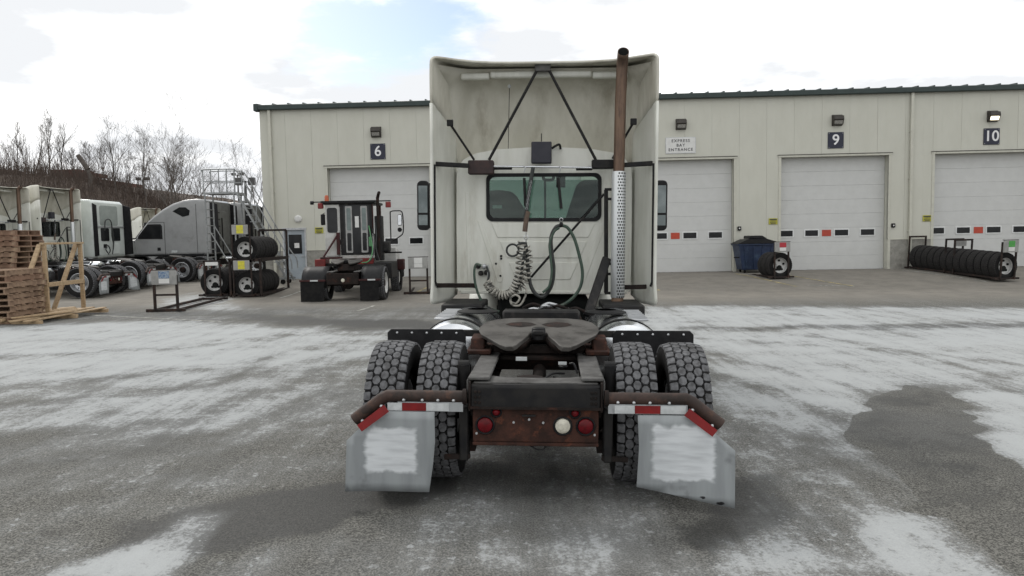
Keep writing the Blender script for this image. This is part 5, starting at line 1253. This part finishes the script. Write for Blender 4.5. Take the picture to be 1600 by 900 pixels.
MB().bar((-.24, LB, 0), (-.24, LB, 1.2), .05, .05).bar((.24, LB, 0), (.24, LB, 1.2), .05, .05).bar((-.27, LB, 1.2), (.27, LB, 1.2), .05, .05).build('back_hoop', M_rackk, rb)
row(-9.52, 23.70, zB + .085, .93, 8, .28, 'on the low rack left of the tall one', 'tyres on the low rack', .95*.31)
def empty_rack(label, x, y, L_, col, h=.92):
    z = gz(x, y) + .01; t = thing('tyre_rack', label, 'tyre rack', (x, y, z), math.radians(3), 'steel tyre racks in the yard')
    for s in (-1, 1):
        MB().bar((s*.28, 0, 0), (s*.28, 0, h), .06, .06).build('post', M_rackk, t, bevel=.005)
        MB().bar((s*.30, -.1, .035), (s*.30, L_, .045), .07, .07).build('rail', M_rackk, t, bevel=.006)
    MB().bar((-.28, 0, .42), (.28, 0, .42), .05, .05).build('cross_bar', M_rackk, t)
    MB().bar((-.48, -.05, .035), (.48, -.05, .035), .08, .07).build('foot', M_rackk, t); MB().bar((-.42, L_, .035), (.42, L_, .035), .08, .07).build('foot', M_rackk, t)
    sign_box(t, 0, -.035, h - .06, .62, .36, col)
empty_rack('empty tyre rack with blue stickered box in front of the parked trucks', -8.78, 18.7, 3.4, 'blue')
empty_rack('empty tyre rack with grey box partly hidden behind the white truck', -2.98, 23.6, 2.4, 'white', 1.05)
RD, RE = math.radians(9), math.radians(12)
zD = gz(9.5, 26.4) + .01
rd, hD, LD = rack('short tyre rack with red sticker beside the blue bin', 9.5, 26.0, 27.5, .98, zD, (.05,), None, RD)
MB().bar((-.26, 0, 0), (-.26, 0, 1.22), .05, .05).bar((.26, 0, 0), (.26, 0, 1.22), .05, .05).build('sign_post', M_rackk, rd); sign_box(rd, 0, -.03, 1.10, .58, .34, 'red')
row(9.5, 26.2, zD + .085, .96, 3, .29, 'on the short rack by the blue bin', 'tyres on the short rack', .98*.31, RD, 26.0)
zE = gz(16.5, 25.2) + .03
re_, hE, LE = rack('long tyre rack with green sticker in front of door 10', 16.52, 24.6, 28.75, .98, zE, (.05,), None, RE)
re_.rotation_euler[0] = math.atan(.055)
MB().bar((-.28, 0, 0), (-.28, 0, 1.26), .05, .05).bar((.28, 0, 0), (.28, 0, 1.26), .05, .05).build('sign_post', M_rackk, re_); sign_box(re_, 0, -.03, 1.12, .58, .40, 'green')
for y_ in (1.9, 2.3, LE - .05):
    MB().bar((-.36, y_, 0), (-.36, y_, 1.22), .05, .05).bar((.36, y_, 0), (.36, y_, 1.22), .05, .05).bar((-.38, y_, 1.22), (.38, y_, 1.22), .06, .06).build('hoop', M_rackk, re_)
MB().box(-.1, .34, 2.12, 2.2, .98, 1.2).build('rear_sign_box', M_box, re_)
for k in range(13):
    d_ = .18 + k*.303; o_ = tyre(16.52 - math.sin(RE)*d_, 24.6 + math.cos(RE)*d_, zE + .085 + math.sqrt((TR_*.96)**2 - (.98*.31)**2) + .055*d_, .96, 'front tyre with silver disc on the long rack by the rightmost door' if k == 0 else ('rearmost black tyre' if k == 12 else ORD[k] + ' black tyre from the front') + ' on the long rack by the rightmost door', 'tyres on the long rack', k == 0); o_.rotation_euler[2] += RE

# ------------------------------------------------------------------ blue bin
M_blueb = mat('faded_blue_bin', (.018, .032, .075), (.012, .022, .05), 4, .5, bump=.05, dirt=(.05, .08, .13), dscale=3)
bz = gz(8.9, 28.2); bin_ = thing('waste_bin', 'blue waste bin with black lid standing between the express door and door 9', 'bin', (9.33, 28.38, bz), 0); bin_.scale = (.92, .92, .95)
mb = MB(); b0, b1 = (-.62, .62, -.38, .42), (-.80, .80, -.50, .48)
mb.add([(b0[0], b0[2], .12), (b0[1], b0[2], .12), (b0[1], b0[3], .12), (b0[0], b0[3], .12), (b1[0], b1[2], 1.12), (b1[1], b1[2], 1.12), (b1[1], b1[3], 1.12), (b1[0], b1[3], 1.12)],
       [(0,3,2,1),(4,5,6,7),(0,1,5,4),(1,2,6,5),(2,3,7,6),(3,0,4,7)])
mb.build('bin_body', M_blueb, bin_, bevel=.03, seg=2)
for x_ in (-.45, -.15, .15, .45): MB().bar((x_, -.40, .16), (x_*1.25, -.52, 1.08), .05, .04, (0, 1, 0)).build('rib', M_blueb, bin_, bevel=.01)
MB().box(-.84, .84, -.54, .52, 1.10, 1.16).build('rim', M_blueb, bin_, bevel=.015)
MB().prism([(-.86, 1.17), (-.45, 1.34), (.3, 1.36), (.85, 1.20), (.85, 1.165), (-.86, 1.165)], 'y', -.55, .53).build('lid', M_blackp, bin_, bevel=.02)
MB().prism([(-.35, 1.36), (-.32, 1.48), (.18, 1.48), (.38, 1.36)], 'y', -.45, .40).build('lid_flap', M_blackp, bin_, bevel=.02)
for x_ in (-.5, .5):
    for y_ in (-.3, .3): MB().cyl((x_ - .03, y_, .065), (x_ + .03, y_, .065), .065, n=14).build('caster', M_rubber, bin_)
MB().bar((-.92, -.2, .62), (-.66, -.2, .62), .05, .05).build('lift_pin', M_black, bin_)

# ------------------------------------------------------------------ pallets and timber frame
M_pal = mat('weathered_pallet_wood', (.30, .21, .145), (.20, .135, .095), 5, .85, spec=.2, bump=.3, dirt=(.38, .29, .2), dscale=3, dlo=.55, dhi=.7)
M_pal2 = mat('reddish_pallet_wood', (.26, .165, .115), (.18, .115, .08), 5, .85, spec=.2, bump=.3, dirt=(.34, .25, .18), dscale=3, dlo=.55, dhi=.7)
M_pine = mat('fresh_pine_timber', (.42, .31, .19), (.34, .245, .145), 3, .75, bump=.2, stretch=(1, 6, 6), dirt=(.26, .18, .11), dscale=3)
BRD = MB().box(-.05, .05, -.5, .5, 0, .018).mesh('board', M_pal, 0); BRD2 = MB().box(-.05, .05, -.5, .5, 0, .018).mesh('board', M_pal2, 0)
STR = MB().box(-.6, .6, -.02, .02, 0, .09).mesh('stringer', M_pal, 0); STR2 = MB().box(-.6, .6, -.02, .02, 0, .09).mesh('stringer', M_pal2, 0)
def pallet(x, y, z, rot, label, group):
    t = thing('pallet', label, 'pallet', (x, y, z), rot, group); a, b = (BRD, STR) if random.random() < .5 else (BRD2, STR2)
    for k in range(3): meshobj(b, 'stringer', t, (0, -.46 + k*.46, .018))
    for k in range(4): meshobj(a, 'deck_board', t, (-.55 + k*.3667, 0, 0))
    for k in range(7): meshobj(a, 'deck_board', t, (-.55 + k*1.1/6 + random.uniform(-.012, .012), 0, .109))
    return t
def stack(x, y, n, where, group, rot):
    for k in range(n):
        g = gz(x, y) + .015
        pos = 'bottom' if k == 0 else 'topmost' if k == n-1 else ORD[n-1-k] + ' from top'
        pallet(x + random.uniform(-.05, .05), y + random.uniform(-.05, .05), g + k*.1285, rot + random.uniform(-.05, .05), ('%s wooden pallet in the %s' % (pos, where) if 'from' not in pos else 'wooden pallet %s in the %s' % (pos, where)), group)
stack(-12.22, 17.9, 16, 'tall stack at the left edge', 'pallets in the tall stack', 0)
stack(-11.22, 16.35, 9, 'shorter stack by the timber frame', 'pallets in the shorter stack', PI/2)
stack(-12.6, 16.1, 11, 'stack cut by the left edge', 'pallets in the cut off stack', 0.05)
M_tarp = mat('blue_grey_tarp', (.20, .27, .33), (.45, .48, .5), 6, .6)
rows = [[(-11.70 + .5*i/6, 15.72 - .01*math.sin(i*2.) , 1.06 - .06*j + .03*math.sin(i*1.3)) for j in range(6)] for i in range(7)]
tp_ = MB().grid(rows).build('tarp', M_tarp, solid=.006); tag(tp_, 'blue and white plastic sheet hanging on the shorter pallet stack', 'tarp')
fx, fy = -10.72, 17.0; fz = gz(-10.8, 17.3)
fr = thing('timber_frame', 'pale pine shipping frame with two leaning braces beside the pallets', 'timber frame', (fx, fy, fz), 0)
def tim(a, b, w=.09, h=.05, nm='timber', up=(0, 0, 1)): return MB().bar(a, b, w, h, up).build(nm, M_pine, fr, bevel=.004)
for i in range(7): tim((-.85 + i*.21 + random.uniform(-.03, .03), -1.35 + random.uniform(-.2, .1), .105 + .012*(i % 2)), (-.78 + i*.20, 1.55 + random.uniform(-.15, .1), .11 + .012*(i % 3)), .12, .03, 'base_plank')
for y_ in (-1.2, .1, 1.4): tim((-.95, y_, .045), (.58, y_ + .05, .045), .09, .09, 'base_sleeper')
for i in range(4): tim((-.7 + .25*i, -1.3, .145 + .03*(i % 2)), (-.1 + .2*i, 1.2 - .3*i, .16), .10, .03, 'loose_plank')
for y_ in (0.0, 1.42):
    tim((0, y_, .13), (0, y_, 1.72), .09, .06, 'upright', (0, 1, 0)); tim((-.08, y_ - .03, 1.72), (-.30, y_ - .72, .16), .10, .05, 'brace', (0, 1, 0))
tim((0, -.1, 1.745), (0, 1.52, 1.745), .09, .05, 'top_rail'); tim((.05, 0, .80), (.05, 1.42, .80), .04, .10, 'mid_rail')

# ------------------------------------------------------------------ rolling stairs
M_galv = mat('galvanised_tube', (.30, .31, .31), (.22, .23, .23), 8, .45, metal=.4)
rs = thing('rolling_stairs', 'tall galvanised rolling stairs with railed platform behind the tyre racks', 'stairs', (-8.15, 27.3, gz(-8.2, 27.3)), 0)
PZ = 3.35
for yy in (-.36, .36):
    MB().bar((.0, yy, .1), (-1.75, yy, PZ), .05, .12, (0, 1, 0)).build('stringer', M_galv, rs)
    MB().tube(spline([(.15, yy, .55), (.1, yy, .95), (-.2, yy, 1.4), (-1.5, yy, 3.8), (-1.75, yy, 4.15), (-1.9, yy, 4.2), (-2.9, yy, 4.2), (-2.95, yy, 4.1)], 5), .022, 8).build('handrail', M_galv, rs)
    MB().bar((-1.8, yy, PZ + .42), (-2.95, yy, PZ + .42), .035, .035).build('mid_rail', M_galv, rs)
    for k in range(5): MB().cyl((-1.8 - k*.285, yy, PZ), (-1.8 - k*.285, yy, 4.2), .02, n=8).build('rail_post', M_galv, rs)
    for x_ in (-1.85, -2.9): MB().cyl((x_, yy, .12), (x_, yy, PZ), .03, n=8).build('leg', M_galv, rs)
    for k in range(4): MB().cyl((-.3 - k*.4, yy, .68 + k*.75), (-.24 - k*.4, yy, 1.45 + k*.75), .018, n=6).build('baluster', M_galv, rs)
    MB().bar((-2.9, yy, .2), (.05, yy, .2), .05, .05).build('base_rail', M_galv, rs); MB().bar((-1.85, yy, .3), (-2.9, yy, 2.2), .03, .03).build('brace', M_galv, rs)
    for x_ in (-2.7, -.2): MB().cyl((x_, yy - .03, .09), (x_, yy + .03, .09), .09, n=14).build('caster', M_rubber, rs)
for k in range(13): MB().box(-.14 - k*.134 - .11, -.14 - k*.134 + .09, -.33, .33, .30 + k*.248, .33 + k*.248).build('step', M_galv, rs)
MB().box(-2.95, -1.75, -.38, .38, PZ - .03, PZ + .03).build('platform', M_galv, rs)
for k in range(10): MB().cyl((-2.9, -.36, .45 + k*.29), (-2.9, .36, .45 + k*.29), .018, n=6).build('rung', M_galv, rs)
# ------------------------------------------------------------------ far ground: bank, brush, trees, brick building, poles
M_bank = mat('brown_winter_bank', (.085, .062, .048), (.055, .042, .034), 1.2, .95, bump=.4, dirt=(.12, .095, .07), dscale=.5)
def bankh(x, y):
    t = max(0, min(1, (-22 - x) / 24)); f = 1 - (1 - t)**1.7
    n_ = mnoise.noise(Vector((x*.12, y*.12, 0)))*.7 + mnoise.noise(Vector((x*.4, y*.4, 3)))*.25
    return (8.3*f) * sm(50, 66, y) + (n_ * f if y > 51 else 0) * sm(50, 56, y) - .25
rows = []
for j in range(40):
    y = 48 + j*1.6
    rows.append([(-110 + i*1.5, y, bankh(-110 + i*1.5, y)) for i in range(62)])
tag(MB().grid(rows).build('hill', M_bank, smooth=80), kind='structure')
# brush: thin bent stems
M_brush = mat('bare_brush_stems', (.10, .075, .06), (.065, .05, .042), 3, .95)
mb = MB(); rr = random.Random(3)
for i in range(12000):
    y = 50 + 22*rr.random()**.8; x = -60 + 38*rr.random()
    z = bankh(x, y)
    if z < .15 and rr.random() < .6: continue
    h = rr.uniform(.6, 2.0) if i % 6 else rr.uniform(2.0, 4.2); p = Vector((x, y, z - .1)); d = Vector((rr.uniform(-.4, .4), rr.uniform(-.3, .3), 1)).normalized(); r = rr.uniform(.012, .028)
    q = p + d*h; s = Vector((r, 0, 0)); mb.add([p - s, p + s, q], [(0, 1, 2)])
    for k in range(3):
        b = p.lerp(q, rr.uniform(.3, .9)); e = b + Vector((rr.uniform(-.5, .5), rr.uniform(-.3, .3), rr.uniform(.15, .6)))*h*.5
        mb.add([b - s*.6, b + s*.6, e], [(0, 1, 2)])
tag(mb.build('brush', M_brush, smooth=0), 'tangled bare brown brush covering the bank', 'brush', kind='stuff')
M_bark = mat('grey_brown_bark', (.115, .10, .088), (.085, .075, .066), 2, .95, bump=.3)
def tree(px, ytop, Y, label, seed, spread=.45, lev=4, lean=0.0, wide=1.0, name='bare_tree', nb=None, base=None):
    rr = random.Random(seed); b = aty(px, 370, Y); zb = (bankh(b.x, Y) if Y > 48 else 0) - .1
    zb = max(zb, -.1); H_ = aty(px, ytop, Y).z - zb
    t = thing(name, label, 'tree', (b.x, Y, zb), 0, 'bare trees on the bank'); tr, cr = MB(), MB()
    def branch(p, d, L_, r, lv):
        n = 5 if lv <= 1 else 4; pts = [p]; rs_ = [r]; dd = d.copy()
        for i in range(n):
            dd = (dd + Vector((rr.gauss(0, .11), rr.gauss(0, .11), .05 + .06*(lv > 0)))).normalized(); pts.append(pts[-1] + dd*L_/n); rs_.append(r*(1 - .72*(i+1)/n))
        (tr if lv == 0 else cr).tube(pts, rs_, 7 if lv == 0 else 5 if lv == 1 else 3, caps=False)
        if lv >= lev: return
        k = (nb or (12, 6, 4, 3))[lv] if lv < 4 else 3
        for i in range(k):
            f = rr.uniform(.28 if lv == 0 else .2, 1.0); j = min(int(f*n), n-1); q = pts[j].lerp(pts[j+1], f*n - j)
            a = rr.uniform(0, 2*PI); axis = (pts[j+1]-pts[j]).normalized(); o = axis.orthogonal().normalized(); o = Matrix.Rotation(a, 3, axis) @ o
            nd = (axis + o*rr.uniform(.55, 1.1)*spread*2).normalized()
            branch(q, nd, L_*rr.uniform(.38, .62)*(1.15 - .35*f)*wide, max(.007, rs_[j]*rr.uniform(.42, .6)), lv + 1)
    branch(Vector((0, 0, 0)), Vector((lean, 0, 1)).normalized(), H_*.90, H_*.009 + .025, 0)
    tr.build('trunk', M_bark, t, smooth=60); cr.build('crown', M_bark, t, smooth=60)
for a in ((14, 232, 70, 'small leaning bare tree at the far left edge of the bank', 1, .4, 3, .18), (32, 206, 68, 'slender bare tree leaning left above the brick parapet', 2, .35, 3, -.12), (52, 222, 69, 'thin bare sapling between the brick parapets', 12, .3, 3, -.15),
          (84, 196, 67, 'tallest bare tree at the left, with upright limbs', 3, .32, 4, -.06), (101, 198, 68, 'bare tree right of the tallest one, leaning right', 4, .32, 3, .05), (66, 210, 71, 'thin bare tree just left of the tallest one', 22, .3, 3, -.2),
          (125, 238, 69, 'low bushy bare tree in the middle of the bank', 5, .5, 4), (143, 232, 71, 'faint bare tree behind the broken trunk', 15, .5, 4, .1), (186, 212, 66, 'bare tree with forked top near the end of the bank', 6, .36, 4), (170, 225, 68, 'thin bare tree left of the forked one', 16, .3, 3, -.05), (200, 255, 67, 'short bare tree at the end of the bank', 26, .5, 4),
          (232, 238, 64, 'slim bare tree standing just beyond the bank', 7, .33, 4), (255, 250, 66, 'bare tree with fine twigs left of the broad one', 8, .5, 4), (272, 238, 62, 'bare tree with a bent trunk beside the broad one', 9, .4, 4, -.1),
          (288, 226, 58, 'broad round crowned bare tree above the grey truck', 10, .50, 4, .06, 1.15), (318, 268, 66, 'low bare tree right of the broad one', 11, .55, 4), (350, 285, 68, 'small bare tree behind the stair platform', 13, .5, 4), (400, 262, 66, 'bare tree cut off by the corner of the workshop', 14, .5, 4)):
    tree(*a)
# snapped trunk
p = aty(140, 280, 65); bz_ = bankh(p.x, 65); sn_ = thing('broken_trunk', 'dark snapped trunk leaning above the bank', 'tree', (p.x, 65, bz_ - .2))
hh = aty(140, 250, 65).z - bz_ + .2
MB().tube([(0, 0, 0), (.1, 0, hh*.5), (-.3, 0, hh*.8)], [.22, .18, .14], 8).tube([(-.1, 0, hh*.72), (-.9, 0, hh*1.15)], [.22, .20], 8).build('trunk', M_bark, sn_)
# brick building on top of the bank
M_brick = mat('far_red_brick', (.15, .06, .048), (.10, .045, .038), 1.0, .9, bump=.1)
M_coping = mat('pale_coping', (.32, .28, .26), (.26, .22, .2), 1, .8)
bp_ = aty(50, 285, 92); bb = thing('brick_building', 'low red brick building on top of the bank', 'building', (bp_.x, 92, 7.0))
zt = aty(50, 281, 92).z - 7.0
MB().box(-14, 8, 0, 12, -1.0, zt).build('wall', M_brick, bb); MB().box(-14.1, 8.1, -.1, .3, zt, zt + .22).build('coping', M_coping, bb)
MB().box(-5.2, -3.0, .2, 3, zt + .23, zt + .23 + 1.1).build('roof_block', M_brick, bb); MB().box(2.2, 5.6, .2, 4, zt + .23, zt + .23 + 1.0).build('roof_block', M_brick, bb); MB().box(6.0, 7.8, .1, 3, zt + .23, zt + .7).build('roof_block', M_brick, bb)
# light poles
M_pole = mat('dark_pole_metal', (.07, .07, .07), (.05, .05, .05), 4, .5)
def pole(px, ytop, Y, label, heads):
    p = aty(px, ytop, Y); zb = max(0, bankh(p.x, Y)) if Y > 48 else .1
    t = thing('light_pole', label, 'light pole', (p.x, Y, zb), 0, 'yard light poles'); h = p.z - zb
    MB().tube([(0, 0, 0), (0, 0, h - .2)], [.12, .08], 8).build('pole', M_pole, t)
    for s in heads:
        MB().bar((0, 0, h - .3), (s*.5, 0, h - .22), .06, .06).build('arm', M_pole, t); MB().box(s*.45 - .22, s*.45 + .22, -.2, .2, h - .5 if Y < 60 else h - .3, h + (.02 if Y < 60 else 0)).build('lamp_head', M_pole, t, bevel=.03)
pole(383, 278, 52, 'twin headed light pole left of the workshop corner', (-1, 1)); pole(223, 277, 75, 'thin light pole with flat lamp beyond the bank', (-1, 1)); pole(371, 270, 85, 'far light pole above the stair platform', (-1, 1))
# distant fence line / wall at the foot of the sky
fr_ = thing('far_fence', 'dark low fence line far behind the grey trucks', 'fence', (-27, 90, 0))
for k in range(16): MB().box(-12 + k*2.5, -12 + k*2.5 + 2.42, 0, .12, 0, 3.9).build('panel', M_pole, fr_)
for k in range(17): MB().box(-12.06 + k*2.5, -11.98 + k*2.5, -.05, .17, 0, 4.1).build('post', M_pole, fr_)
